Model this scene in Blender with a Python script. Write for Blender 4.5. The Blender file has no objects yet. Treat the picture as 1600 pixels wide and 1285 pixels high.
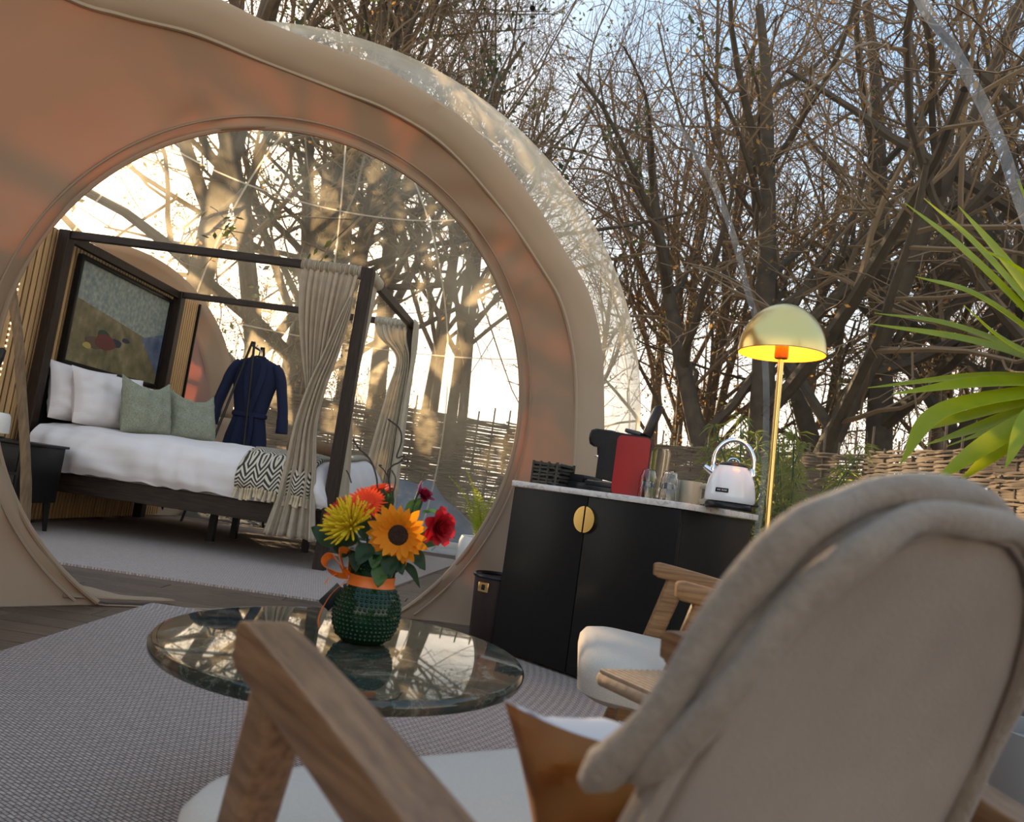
import bpy, bmesh, math, random
import numpy as np
from mathutils import Vector, Matrix
R_ = math.radians
scene = bpy.context.scene
col = scene.collection
# ------------------------------------------------------------------ camera, sky, sun, exposure
F, H = 1250.0, 0.75
ROLL, PITCH = R_(8.25), math.atan(123 / F)
_fw = np.array([0, math.cos(PITCH), math.sin(PITCH)]); _r0 = np.array([1., 0, 0]); _u0 = np.cross(_r0, _fw)
_Rt = math.cos(ROLL) * _r0 + math.sin(ROLL) * _u0
_Up = -math.sin(ROLL) * _r0 + math.cos(ROLL) * _u0
CAM = np.array([0, 0, H])
cd = bpy.data.cameras.new('camera'); co = bpy.data.objects.new('camera', cd); col.objects.link(co)
mw = Matrix.Identity(4)
for i in range(3):
    mw[i][0], mw[i][1], mw[i][2], mw[i][3] = _Rt[i], _Up[i], -_fw[i], CAM[i]
co.matrix_world = mw
cd.sensor_width = 36; cd.sensor_fit = 'HORIZONTAL'; cd.lens = F / 1600 * 36
cd.clip_start = 0.02; cd.clip_end = 500
cd.dof.use_dof = True; cd.dof.focus_distance = 3.2; cd.dof.aperture_fstop = 7.0
scene.camera = co
SUN_AZ, SUN_EL = R_(-29), R_(14.5)
sun_dir = Vector((math.sin(SUN_AZ) * math.cos(SUN_EL), math.cos(SUN_AZ) * math.cos(SUN_EL), math.sin(SUN_EL)))
world = bpy.data.worlds.new('sky'); scene.world = world; world.use_nodes = True
wn = world.node_tree
bg = wn.nodes['Background']
def wmath(op, a, b):
    n = wn.nodes.new('ShaderNodeMath'); n.operation = op
    for i, q in enumerate((a, b)):
        if hasattr(q, 'links'): wn.links.new(q, n.inputs[i])
        else: n.inputs[i].default_value = q
    return n.outputs[0]
wtc = wn.nodes.new('ShaderNodeTexCoord'); wsx = wn.nodes.new('ShaderNodeSeparateXYZ'); wn.links.new(wtc.outputs['Generated'], wsx.inputs[0])
wr = wn.nodes.new('ShaderNodeValToRGB'); wn.links.new(wsx.outputs['Z'], wr.inputs[0]); we = wr.color_ramp.elements
for i, (p, c) in enumerate(((0, (1.0, .85, .66)), (.13, (.92, .83, .70)), (.28, (.44, .50, .54)), (.5, (.235, .345, .475)), (1, (.25, .34, .46)))):
    e = we[i] if i < 2 else we.new(p)
    e.position = p; e.color = (c[0], c[1], c[2], 1)
# soft glow of the low sun in the hazy air
wdp = wn.nodes.new('ShaderNodeVectorMath'); wdp.operation = 'DOT_PRODUCT'; wn.links.new(wtc.outputs['Generated'], wdp.inputs[0]); wdp.inputs[1].default_value = sun_dir
gl_ = wmath('POWER', wmath('MAXIMUM', wdp.outputs['Value'], 0.0), 14.0)
wmx = wn.nodes.new('ShaderNodeMixRGB'); wmx.blend_type = 'ADD'; wn.links.new(gl_, wmx.inputs[0]); wn.links.new(wr.outputs[0], wmx.inputs[1]); wmx.inputs[2].default_value = (1.3, .9, .45, 1)
wn.links.new(wmx.outputs[0], bg.inputs[0]); bg.inputs[1].default_value = 1.75
sl = bpy.data.lights.new('sun', 'SUN'); sl.energy = 11.0; sl.angle = R_(0.6); sl.color = (1.0, 0.74, 0.44)
so = bpy.data.objects.new('sun', sl); col.objects.link(so); so.rotation_euler = sun_dir.to_track_quat('Z', 'Y').to_euler()
vs = scene.view_settings; vs.view_transform = 'Standard'; vs.look = 'None'; vs.gamma = 1.0; vs.use_curve_mapping = False; vs.exposure = 0.45
cy = scene.cycles
cy.use_denoising = True; cy.transparent_max_bounces = 24; cy.max_bounces = 8; cy.diffuse_bounces = 3; cy.glossy_bounces = 4; cy.transmission_bounces = 6
cy.caustics_reflective = False; cy.caustics_refractive = False; cy.sample_clamp_indirect = 6

def at(u, v, y):
    """world point at depth y seen at photo position (u, v)"""
    d = _fw + _Rt * (u - 800) / F - _Up * (v - 642.5) / F
    return Vector(CAM + d * y / d[1])

# ------------------------------------------------------------------ materials
MATS = {}
def base_mat(name):
    m = bpy.data.materials.new(name); m.use_nodes = True
    return m, m.node_tree, m.node_tree.nodes['Principled BSDF']
def nd(t, typ, **kw):
    n = t.nodes.new(typ)
    for k, v in kw.items():
        if k in n.inputs.keys() if isinstance(k, str) else False: n.inputs[k].default_value = v
        else: setattr(n, k, v)
    return n
def c4(c): return (c[0], c[1], c[2], 1)
def ramp(t, stops):
    r = t.nodes.new('ShaderNodeValToRGB'); e = r.color_ramp.elements
    while len(e) < len(stops): e.new(0.5)
    for i, (p, c) in enumerate(stops): e[i].position = p; e[i].color = c4(c)
    return r
def mat(name, c, rough=.6, metal=0., c2=None, ns=20., stretch=(1, 1, 1), bump=0., bs=None, spec=.5, sheen=0., coat=0., detail=4., rnd=0.):
    if name in MATS: return MATS[name]
    m, t, p = base_mat(name); L = t.links.new
    p.inputs['Base Color'].default_value = c4(c); p.inputs['Roughness'].default_value = rough; p.inputs['Metallic'].default_value = metal
    p.inputs['Specular IOR Level'].default_value = spec; p.inputs['Sheen Weight'].default_value = sheen; p.inputs['Coat Weight'].default_value = coat
    tc = t.nodes.new('ShaderNodeTexCoord'); mp = t.nodes.new('ShaderNodeMapping'); L(tc.outputs['Object'], mp.inputs[0]); mp.inputs['Scale'].default_value = stretch
    if c2 is not None:
        n = t.nodes.new('ShaderNodeTexNoise'); n.inputs['Scale'].default_value = ns; n.inputs['Detail'].default_value = detail
        L(mp.outputs[0], n.inputs[0]); r = ramp(t, [(.3, c), (.72, c2)]); L(n.outputs[0], r.inputs[0])
        out = r.outputs[0]
        if rnd:
            oi = t.nodes.new('ShaderNodeObjectInfo'); hs = t.nodes.new('ShaderNodeHueSaturation')
            mr = t.nodes.new('ShaderNodeMapRange'); mr.inputs[3].default_value = 1 - rnd; mr.inputs[4].default_value = 1 + rnd
            L(oi.outputs['Random'], mr.inputs[0]); L(mr.outputs[0], hs.inputs['Value']); L(out, hs.inputs['Color']); out = hs.outputs[0]
        L(out, p.inputs['Base Color'])
    if bump:
        n2 = t.nodes.new('ShaderNodeTexNoise'); n2.inputs['Scale'].default_value = bs or ns; n2.inputs['Detail'].default_value = 3
        L(mp.outputs[0], n2.inputs[0]); b = t.nodes.new('ShaderNodeBump'); b.inputs['Strength'].default_value = bump; b.inputs['Distance'].default_value = .004
        L(n2.outputs[0], b.inputs['Height']); L(b.outputs[0], p.inputs['Normal'])
    MATS[name] = m
    return m
def leafy(name, c, ct, fac=.45, rough=.45, c2=None):
    """leaf or cloth that lets light through"""
    m, t, p = base_mat(name); L = t.links.new
    p.inputs['Base Color'].default_value = c4(c); p.inputs['Roughness'].default_value = rough
    tr = t.nodes.new('ShaderNodeBsdfTranslucent'); tr.inputs[0].default_value = c4(ct)
    if c2 is not None:
        tc = t.nodes.new('ShaderNodeTexCoord'); n = t.nodes.new('ShaderNodeTexNoise'); n.inputs['Scale'].default_value = 14
        L(tc.outputs['Object'], n.inputs[0]); r = ramp(t, [(.35, c), (.7, c2)]); L(n.outputs[0], r.inputs[0]); L(r.outputs[0], p.inputs['Base Color'])
    mx = t.nodes.new('ShaderNodeMixShader'); mx.inputs[0].default_value = fac
    L(p.outputs[0], mx.inputs[1]); L(tr.outputs[0], mx.inputs[2]); L(mx.outputs[0], t.nodes['Material Output'].inputs[0])
    MATS[name] = m
    return m
def emis(name, c, s):
    m, t, p = base_mat(name)
    p.inputs['Base Color'].default_value = c4(c); p.inputs['Emission Color'].default_value = c4(c); p.inputs['Emission Strength'].default_value = s
    return m
def film(name, tint, refl, dirt_lo, dirt_hi, scale, warm=(.95, .86, .7)):
    """clear inflated plastic: transparent, mirror-like towards grazing angles, a little dust and condensation"""
    m, t, p = base_mat(name); L = t.links.new; t.nodes.remove(p)
    tr = t.nodes.new('ShaderNodeBsdfTransparent'); tr.inputs[0].default_value = c4(tint)
    gl = t.nodes.new('ShaderNodeBsdfGlossy'); gl.inputs['Roughness'].default_value = .14
    lw = t.nodes.new('ShaderNodeLayerWeight'); lw.inputs[0].default_value = .5
    pw = nd(t, 'ShaderNodeMath', operation='POWER'); L(lw.outputs['Facing'], pw.inputs[0]); pw.inputs[1].default_value = 4.5
    mr = t.nodes.new('ShaderNodeMapRange'); mr.inputs[3].default_value = .015; mr.inputs[4].default_value = refl; L(pw.outputs[0], mr.inputs[0])
    m1 = t.nodes.new('ShaderNodeMixShader'); L(mr.outputs[0], m1.inputs[0]); L(tr.outputs[0], m1.inputs[1]); L(gl.outputs[0], m1.inputs[2])
    tc = t.nodes.new('ShaderNodeTexCoord'); n = t.nodes.new('ShaderNodeTexNoise'); n.inputs['Scale'].default_value = scale; n.inputs['Detail'].default_value = 6
    L(tc.outputs['Object'], n.inputs[0])
    d = t.nodes.new('ShaderNodeMapRange'); d.inputs[1].default_value = .35; d.inputs[2].default_value = .7; d.inputs[3].default_value = dirt_lo; d.inputs[4].default_value = dirt_hi
    L(n.outputs[0], d.inputs[0])
    # dust shows more towards grazing angles
    ad = nd(t, 'ShaderNodeMath', operation='MULTIPLY_ADD'); L(pw.outputs[0], ad.inputs[0]); ad.inputs[1].default_value = .22; L(d.outputs[0], ad.inputs[2])
    df = t.nodes.new('ShaderNodeBsdfDiffuse'); df.inputs[0].default_value = c4(warm)
    tl = t.nodes.new('ShaderNodeBsdfTranslucent'); tl.inputs[0].default_value = c4(warm)
    m2 = t.nodes.new('ShaderNodeMixShader'); m2.inputs[0].default_value = .7; L(df.outputs[0], m2.inputs[1]); L(tl.outputs[0], m2.inputs[2])
    m3 = t.nodes.new('ShaderNodeMixShader'); L(ad.outputs[0], m3.inputs[0]); L(m1.outputs[0], m3.inputs[1]); L(m2.outputs[0], m3.inputs[2])
    L(m3.outputs[0], t.nodes['Material Output'].inputs[0])
    return m
def weave_mat(name, c1, c2, sx, sy, rings=None, rough=.9):
    """flat-woven carpet: rows of short stitches; rings = (cx, cy) of the round pattern woven into it"""
    m, t, p = base_mat(name); L = t.links.new
    tc = t.nodes.new('ShaderNodeTexCoord'); mp = t.nodes.new('ShaderNodeMapping'); L(tc.outputs['Object'], mp.inputs[0])
    b = t.nodes.new('ShaderNodeTexBrick'); b.inputs['Scale'].default_value = 1; b.inputs['Brick Width'].default_value = sx; b.inputs['Row Height'].default_value = sy
    b.inputs['Mortar Size'].default_value = sy * .22; b.inputs['Mortar Smooth'].default_value = .6; b.offset = .5
    b.inputs['Color1'].default_value = c4(c1); b.inputs['Color2'].default_value = c4([x * .86 for x in c1]); b.inputs['Mortar'].default_value = c4(c2)
    mp.inputs['Rotation'].default_value = (0, 0, R_(32)); L(mp.outputs[0], b.inputs[0])
    n = t.nodes.new('ShaderNodeTexNoise'); n.inputs['Scale'].default_value = 160; L(tc.outputs['Object'], n.inputs[0])
    mx = nd(t, 'ShaderNodeMixRGB', blend_type='MULTIPLY'); mx.inputs[0].default_value = .55
    r = ramp(t, [(.35, (.55, .55, .56)), (.65, (1.1, 1.08, 1.05))]); L(n.outputs[0], r.inputs[0]); L(b.outputs[0], mx.inputs[1]); L(r.outputs[0], mx.inputs[2])
    out = mx.outputs[0]
    if rings:
        m2 = t.nodes.new('ShaderNodeMapping'); m2.inputs['Location'].default_value = (-rings[0], -rings[1], 0); L(tc.outputs['Object'], m2.inputs[0])
        w = nd(t, 'ShaderNodeTexWave', wave_type='RINGS', rings_direction='Z'); w.inputs['Scale'].default_value = 11; w.inputs['Distortion'].default_value = .6; w.inputs['Detail Scale'].default_value = 3
        L(m2.outputs[0], w.inputs[0]); r2 = ramp(t, [(.3, (.8, .8, .81)), (.7, (1.08, 1.06, 1.04))]); L(w.outputs[0], r2.inputs[0])
        m3 = nd(t, 'ShaderNodeMixRGB', blend_type='MULTIPLY'); m3.inputs[0].default_value = .75; L(out, m3.inputs[1]); L(r2.outputs[0], m3.inputs[2]); out = m3.outputs[0]
    L(out, p.inputs['Base Color']); p.inputs['Roughness'].default_value = rough; p.inputs['Specular IOR Level'].default_value = .2
    bu = t.nodes.new('ShaderNodeBump'); bu.inputs['Strength'].default_value = .6; bu.inputs['Distance'].default_value = .003; L(b.outputs['Fac'], bu.inputs['Height']); bu.invert = True
    L(bu.outputs[0], p.inputs['Normal'])
    return m

M_fabric = leafy('tent_fabric', (.385, .275, .175), (.82, .36, .12), .205, .8)
M_hem = leafy('hem_fabric', (.50, .375, .255), (.7, .4, .2), .12, .8)
M_pinkfab = leafy('door_fabric', (.50, .34, .28), (.75, .36, .24), .3, .85)
M_film1 = film('clear_dome_film', (.985, .99, 1), .5, .004, .02, 1.2)
M_film2 = film('bedroom_dome_film', (.985, .985, .985), .5, .07, .42, 1.3, (1, .84, .58))
M_seam2 = film('bedroom_seam_plastic', (.95, .95, .95), .5, .38, .5, 8, (1, .9, .72))
M_seam = film('welded_seam_plastic', (.93, .95, .97), .5, .06, .14, 8, (.9, .92, .92))
M_black = mat('black_lacquer', (.010, .010, .010), .38, c2=(.014, .013, .012), ns=40, spec=.18)
M_black2 = mat('black_plastic', (.012, .012, .013), .28, c2=(.018, .018, .02), ns=60, spec=.3)
M_dkwood = mat('dark_stained_wood', (.014, .009, .007), .45, c2=(.04, .025, .017), ns=9, stretch=(8, 8, .8), bump=.15, spec=.25)
M_dkwood_x = mat('dark_stained_wood_x', (.014, .009, .007), .45, c2=(.04, .025, .017), ns=9, stretch=(.8, 8, 8), bump=.15, spec=.25)
M_slat = mat('oak_slat', (.50, .29, .12), .5, c2=(.66, .42, .20), ns=10, stretch=(9, 9, .6), rnd=.12)
M_wood = mat('ash_wood', (.105, .046, .018), .42, c2=(.245, .125, .055), ns=9, stretch=(14, .9, 14), bump=.2, bs=30)
M_wood2 = mat('oak_armrest_wood', (.15, .062, .018), .42, c2=(.33, .165, .06), ns=9, stretch=(16, .9, 16), bump=.2, bs=30)
M_brass = mat('brushed_brass', (.80, .58, .22), .24, 1.)
M_brassin = mat('brass_inside', (.95, .60, .16), .45, .3)
M_chrome = mat('chrome', (.82, .83, .85), .08, 1.)
M_white = mat('white_linen', (.74, .70, .69), .85, c2=(.68, .64, .64), ns=6, bump=.25, bs=9, sheen=.1)
M_uph = mat('ivory_upholstery', (.56, .475, .39), .9, c2=(.50, .425, .345), ns=300, bump=.3, bs=420)
M_backfab = mat('taupe_upholstery', (.27, .20, .15), .92, c2=(.20, .148, .112), ns=9, bump=.35, bs=500, sheen=.15)
M_throw = mat('taupe_knit', (.23, .172, .125), .95, c2=(.18, .134, .096), ns=120, bump=.5, bs=260, sheen=.2)
M_must = mat('mustard_velvet', (.26, .085, .004), .8, c2=(.13, .035, .002), ns=7)
M_sage = mat('sage_boucle', (.33, .345, .26), .95, c2=(.17, .185, .13), ns=110, bump=.6, bs=120)
M_curt = leafy('linen_curtain', (.52, .44, .33), (.75, .55, .32), .22, .9, c2=(.44, .37, .28))
M_curt2 = leafy('pale_linen_curtain', (.66, .60, .48), (.85, .72, .45), .3, .9, c2=(.58, .52, .42))
M_navy = mat('navy_waffle_cotton', (.005, .009, .034), .9, c2=(.009, .016, .058), ns=140, bump=.4, bs=240)
M_plank = mat('walnut_plank', (.055, .033, .022), .42, c2=(.13, .082, .055), ns=7, stretch=(.8, 12, 12), bump=.2, bs=14, rnd=.22)
M_rug = weave_mat('living_carpet', (.60, .49, .425), (.19, .15, .13), .022, .0095, rings=(-1.95, 2.15))
M_rug2 = weave_mat('bedroom_carpet', (.56, .455, .40), (.29, .23, .20), .02, .010)
M_bark = mat('grey_brown_bark', (.085, .062, .040), .95, c2=(.16, .12, .08), ns=6, stretch=(2, 2, .5))
M_twig = mat('brown_twigs', (.20, .135, .075), .95)
M_bark2 = mat('dark_bark', (.055, .042, .030), .95, c2=(.10, .078, .052), ns=6)
M_needle = leafy('pine_needles', (.030, .045, .014), (.10, .13, .03), .35, .7)
M_gold = leafy('golden_dry_leaves', (.22, .12, .035), (.55, .30, .07), .45, .7)
M_hazel = mat('woven_hazel', (.10, .068, .042), .8, c2=(.24, .17, .105), ns=3.2, stretch=(1.2, 1.2, 22))
M_stake = mat('hazel_stake', (.09, .06, .04), .85, c2=(.16, .11, .07), ns=12)
M_ground = mat('woodland_ground', (.045, .04, .02), .95, c2=(.11, .085, .05), ns=2.5, bump=.6, bs=12)
M_leafd = leafy('dark_green_leaf', (.010, .034, .006), (.05, .14, .02), .25, .6)
M_leafg = leafy('green_leaf', (.05, .13, .02), (.15, .35, .04), .35, .4)
M_yucca = leafy('sword_leaf', (.22, .32, .015), (.88, .88, .03), .6, .32, c2=(.33, .40, .03))
M_shrub = leafy('feathery_green', (.13, .15, .025), (.36, .38, .06), .45, .6)
M_fern = leafy('fern_green', (.22, .28, .02), (.7, .72, .08), .55, .5)
M_vase = mat('dark_green_glass', (.002, .016, .005), .12, c2=(.005, .035, .009), ns=30, spec=.35)
M_ribbon = mat('orange_satin', (.72, .14, .012), .4, c2=(.80, .19, .02), ns=30)

def marble(name, stops, scale, rough, coat):
    m, t, p = base_mat(name); L = t.links.new
    tc = t.nodes.new('ShaderNodeTexCoord'); n = t.nodes.new('ShaderNodeTexNoise'); n.inputs['Scale'].default_value = scale; n.inputs['Detail'].default_value = 9; n.inputs['Distortion'].default_value = 1.6; n.inputs['Roughness'].default_value = .62
    L(tc.outputs['Object'], n.inputs[0]); r = ramp(t, stops); L(n.outputs[0], r.inputs[0])
    v = nd(t, 'ShaderNodeTexVoronoi', feature='DISTANCE_TO_EDGE'); v.inputs['Scale'].default_value = scale * 1.7
    ad = nd(t, 'ShaderNodeMixRGB', blend_type='ADD'); ad.inputs[0].default_value = .35; L(tc.outputs['Object'], ad.inputs[1]); L(n.outputs[1], ad.inputs[2]); L(ad.outputs[0], v.inputs[0])
    rv = ramp(t, [(0, stops[-1][1]), (.035, (0, 0, 0))]); L(v.outputs[0], rv.inputs[0])
    mx = nd(t, 'ShaderNodeMixRGB', blend_type='ADD'); mx.inputs[0].default_value = .35; L(r.outputs[0], mx.inputs[1]); L(rv.outputs[0], mx.inputs[2])
    L(mx.outputs[0], p.inputs['Base Color']); p.inputs['Roughness'].default_value = rough; p.inputs['Coat Weight'].default_value = coat; p.inputs['Coat Roughness'].default_value = .02
    return m
M_marble = marble('rainforest_marble', [(.25, (.008, .013, .010)), (.46, (.03, .036, .025)), (.58, (.10, .065, .038)), (.74, (.26, .28, .21))], 6.5, .035, .0)
M_topstone = marble('pale_speckled_stone', [(.3, (.30, .26, .23)), (.45, (.62, .58, .54)), (.7, (.78, .75, .71))], 22, .3, .2)

# ------------------------------------------------------------------ mesh helpers
class MB:
    def __init__(s): s.v = []; s.f = []
    def add(s, vs, fs):
        o = len(s.v); s.v.extend([tuple(map(float, p)) for p in vs]); s.f.extend([tuple(i + o for i in f) for f in fs]); return s
    def box(s, c, d, bev=0., rot=None, seg=2):
        bm = bmesh.new(); bmesh.ops.create_cube(bm, size=1)
        for v in bm.verts: v.co = Vector((v.co.x * d[0], v.co.y * d[1], v.co.z * d[2]))
        if bev: bmesh.ops.bevel(bm, geom=bm.edges[:], offset=bev, segments=seg, affect='EDGES', profile=.5)
        bm.verts.index_update()
        q = rot.to_matrix() if hasattr(rot, 'to_matrix') else (rot or Matrix.Identity(3))
        s.add([q @ v.co + Vector(c) for v in bm.verts], [[v.index for v in f.verts] for f in bm.faces]); bm.free(); return s
    def tube(s, pts, r, n=8, cap=True, flat=1.0, up=None):
        P = np.array([tuple(p) for p in pts], float); k = len(P)
        rr = np.full(k, r) if np.isscalar(r) else np.array(r, float)
        T = np.gradient(P, axis=0); T /= (np.linalg.norm(T, axis=1)[:, None] + 1e-9)
        a = np.array(up if up is not None else ((0, 0, 1.) if abs(T[0][2]) < .9 else (1., 0, 0)))
        N = np.zeros_like(P)
        for i in range(k):
            a = a - T[i] * (a @ T[i]); l = np.linalg.norm(a)
            if l < 1e-6: a = np.array([1., .3, .2]) - T[i] * (np.array([1., .3, .2]) @ T[i]); l = np.linalg.norm(a)
            a = a / l; N[i] = a
        B = np.cross(T, N); an = np.arange(n) * 2 * math.pi / n
        V = (P[:, None, :] + rr[:, None, None] * (np.cos(an)[None, :, None] * N[:, None, :] * flat + np.sin(an)[None, :, None] * B[:, None, :])).reshape(-1, 3)
        fs = [(i * n + j, i * n + (j + 1) % n, (i + 1) * n + (j + 1) % n, (i + 1) * n + j) for i in range(k - 1) for j in range(n)]
        if cap: fs += [tuple(range(n))[::-1], tuple((k - 1) * n + j for j in range(n))]
        return s.add(V, fs)
    def lathe(s, prof, n=32, c=(0, 0, 0), cap0=True, cap1=True, sx=1., sy=1.):
        V = []; fs = []
        for r, z in prof:
            V += [(c[0] + r * sx * math.cos(2 * math.pi * j / n), c[1] + r * sy * math.sin(2 * math.pi * j / n), c[2] + z) for j in range(n)]
        k = len(prof)
        fs = [(i * n + j, i * n + (j + 1) % n, (i + 1) * n + (j + 1) % n, (i + 1) * n + j) for i in range(k - 1) for j in range(n)]
        if cap0: fs.append(tuple(range(n))[::-1])
        if cap1: fs.append(tuple((k - 1) * n + j for j in range(n)))
        return s.add(V, fs)
    def grid(s, P, wrap=False):
        nu, nv = len(P), len(P[0]); V = [p for row in P for p in row]
        fs = [(i * nv + j, i * nv + (j + 1) % nv, (i + 1) * nv + (j + 1) % nv, (i + 1) * nv + j) for i in range(nu - 1) for j in range(nv if wrap else nv - 1)]
        return s.add(V, fs)
    def sweep(s, pts, prof, ups, closed=True, cap=True):
        """prof: list of (a, b) in (side, up) axes"""
        P = np.array([tuple(p) for p in pts], float); U = np.array([tuple(u) for u in ups], float); T = np.gradient(P, axis=0); T /= np.linalg.norm(T, axis=1)[:, None]
        U = U - T * (U * T).sum(1)[:, None]; U /= np.linalg.norm(U, axis=1)[:, None]; S = np.cross(T, U)
        prof_f = prof if callable(prof) else (lambda i: prof)
        rows = [[tuple(P[i] + S[i] * a + U[i] * b) for a, b in prof_f(i)] for i in range(len(P))]
        n = len(rows[0]); o = len(s.v); s.grid(rows, wrap=closed)
        if cap and closed: s.f.append(tuple(o + j for j in range(n))[::-1]); s.f.append(tuple(o + (len(P) - 1) * n + j for j in range(n)))
        return s
    def xf(s, m):
        s.v = [tuple(m @ Vector(p)) for p in s.v]; return s
    def mesh(s, name, m, smooth=True):
        me = bpy.data.meshes.new(name); me.from_pydata(s.v, [], s.f); me.materials.append(m)
        if smooth:
            me.polygons.foreach_set('use_smooth', [True] * len(me.polygons))
            try: me.set_sharp_from_angle(angle=R_(40))
            except Exception: pass
        me.update(); return me
    def obj(s, name, m, parent=None, smooth=True, loc=None, rot=None, solid=0., sub=0):
        o = bpy.data.objects.new(name, s.mesh(name, m, smooth)); col.objects.link(o)
        if parent is not None: o.parent = parent
        if loc is not None: o.location = loc
        if rot is not None: o.rotation_euler = rot
        if solid:
            md = o.modifiers.new('solid', 'SOLIDIFY'); md.thickness = solid; md.offset = 0
        if sub:
            md = o.modifiers.new('sub', 'SUBSURF'); md.levels = sub; md.render_levels = sub
        return o
def inst(me, name, parent=None, loc=(0, 0, 0), rot=(0, 0, 0), scale=None):
    o = bpy.data.objects.new(name, me); col.objects.link(o)
    if parent is not None: o.parent = parent
    o.location = loc; o.rotation_euler = rot
    if scale is not None: o.scale = scale if hasattr(scale, '__len__') else (scale,) * 3
    return o
def tag(o, label=None, cat=None, group=None, kind=None):
    if label: o['label'] = label
    if cat: o['category'] = cat
    if group: o['group'] = group
    if kind: o['kind'] = kind
    return o
def thing(name, label, cat, loc=(0, 0, 0), rz=0., group=None):
    o = bpy.data.objects.new(name, None); col.objects.link(o); o.location = loc; o.rotation_euler = (0, 0, rz); o.empty_display_size = .1
    return tag(o, label, cat, group)
def stuff(o): o['kind'] = 'stuff'; return o
def struct(o, label=None): o['kind'] = 'structure'; return tag(o, label)
def copy_tree(o, parent=None):
    c = o.copy(); col.objects.link(c)
    if parent is not None: c.parent = parent
    for ch in list(o.children): copy_tree(ch, c)
    return c
def catmull(pts, n=8):
    P = [np.array(p, float) for p in pts]; P = [2 * P[0] - P[1]] + P + [2 * P[-1] - P[-2]]; out = []
    for i in range(1, len(P) - 2):
        for j in range(n):
            t = j / n; a, b, c, d = P[i - 1], P[i], P[i + 1], P[i + 2]
            out.append(.5 * (2 * b + (c - a) * t + (2 * a - 5 * b + 4 * c - d) * t * t + (3 * b - a - 3 * c + d) * t ** 3))
    out.append(P[-2]); return out
def rrect(w, h, r, n=5):
    out = []
    for cx, cy, a0 in ((w / 2 - r, h / 2 - r, 0), (-w / 2 + r, h / 2 - r, 90), (-w / 2 + r, -h / 2 + r, 180), (w / 2 - r, -h / 2 + r, 270)):
        for k in range(n + 1): a = R_(a0 + 90 * k / n); out.append((cx + r * math.cos(a), cy + r * math.sin(a)))
    return out
def hsh(*a): return (math.sin(sum(x * k for x, k in zip(a, (12.9898, 78.233, 37.719)))) * 43758.5453) % 1
# ------------------------------------------------------------------ structure: ground, floor, carpets, domes, fabric walls
LC, LR = np.array([.4, 1.6, .9]), 3.0            # living dome
BC, BR = np.array([-1.75, 6.35, 1.17]), 2.75     # bedroom dome
NF = Vector((-1.18, 5.676, 0)); BRZ = -math.atan(.074)  # near foot corner of the bed
rb = Matrix.Rotation(BRZ, 3, 'Z')
def bedw(x, y, z): return NF + rb @ Vector((x, y, z))

g = MB(); gp = []
for i in range(61):
    row = []
    for j in range(61):
        x, y = -45 + 90 * i / 60, -20 + 80 * j / 60
        row.append((x, y, -.12 + .10 * math.sin(x * .7) * math.cos(y * .6) * min(1, max(0, (math.hypot(x + .5, y - 4) - 6) / 4))))
    gp.append(row)
struct(g.grid(gp).obj('ground', M_ground), 'brown woodland ground around the domes')
fl = MB(); fl.box((-.4, 3.6, -.06), (9.6, 13.6, .06)); floor = struct(fl.obj('floor', mat('floor_underlay', (.02, .013, .01), .8)), 'dark wooden plank floor under both domes')
# planks, laid along x, each a piece of the floor
pm_cache = {}
def plank_mesh(l):
    k = round(l, 1)
    if k not in pm_cache: pm_cache[k] = MB().box((0, 0, 0), (k - .004, .136, .022), .003, seg=1).mesh('plank', M_plank, False)
    return pm_cache[k]
def in_dome(x, y): return math.hypot(x - LC[0], y - LC[1]) < 2.95 or math.hypot(x - BC[0], y - BC[1]) < 2.6
for i in range(62):
    y = -.2 + i * .14; x = -4.4 - hsh(i) * 1.6
    while x < 3.4:
        l = (1.4, 1.8, 2.2)[int(hsh(i, x) * 3)]
        if any(in_dome(x + l * q, y) for q in (.05, .5, .95)) and y > 1.9 and x + l < 2.6 and not (-1.4 < x and x + l < 1.5 and .1 < y < 3.6) and not (x > -3.7 and x + l < -.9 and 4.6 < y < 7.6):
            inst(plank_mesh(l), 'plank', floor, (x + l / 2, y, -.0115 + hsh(x, y) * .001))
        x += l
# carpets
def carpet(name, pts, m, label, z=.012):
    k = MB(); n = len(pts); c = Vector((sum(p[0] for p in pts) / n, sum(p[1] for p in pts) / n, 0))
    k.add([(p[0] - c.x, p[1] - c.y, z) for p in pts] + [(p[0] - c.x, p[1] - c.y, 0) for p in pts], [tuple(range(n))] + [(i, i + n, (i + 1) % n + n, (i + 1) % n)[::-1] for i in range(n)])
    o = k.obj(name, m, smooth=False, loc=c); return tag(o, label, 'carpet')
carpet('carpet', [(-1.53, -.9), (1.75, -.9), (1.75, 3.68), (-1.50, 3.74)], M_rug, 'grey flat-woven carpet with ring pattern under the round table')
carpet('carpet', [tuple(bedw(-2.22, -1.38, 0))[:2], tuple(bedw(.52, -1.18, 0))[:2], tuple(bedw(.72, 1.6, 0))[:2], tuple(bedw(.72, 2.25, 0))[:2], tuple(bedw(-2.22, 2.25, 0))[:2]], M_rug2, 'pale beige woven carpet under the four-poster bed')

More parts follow.
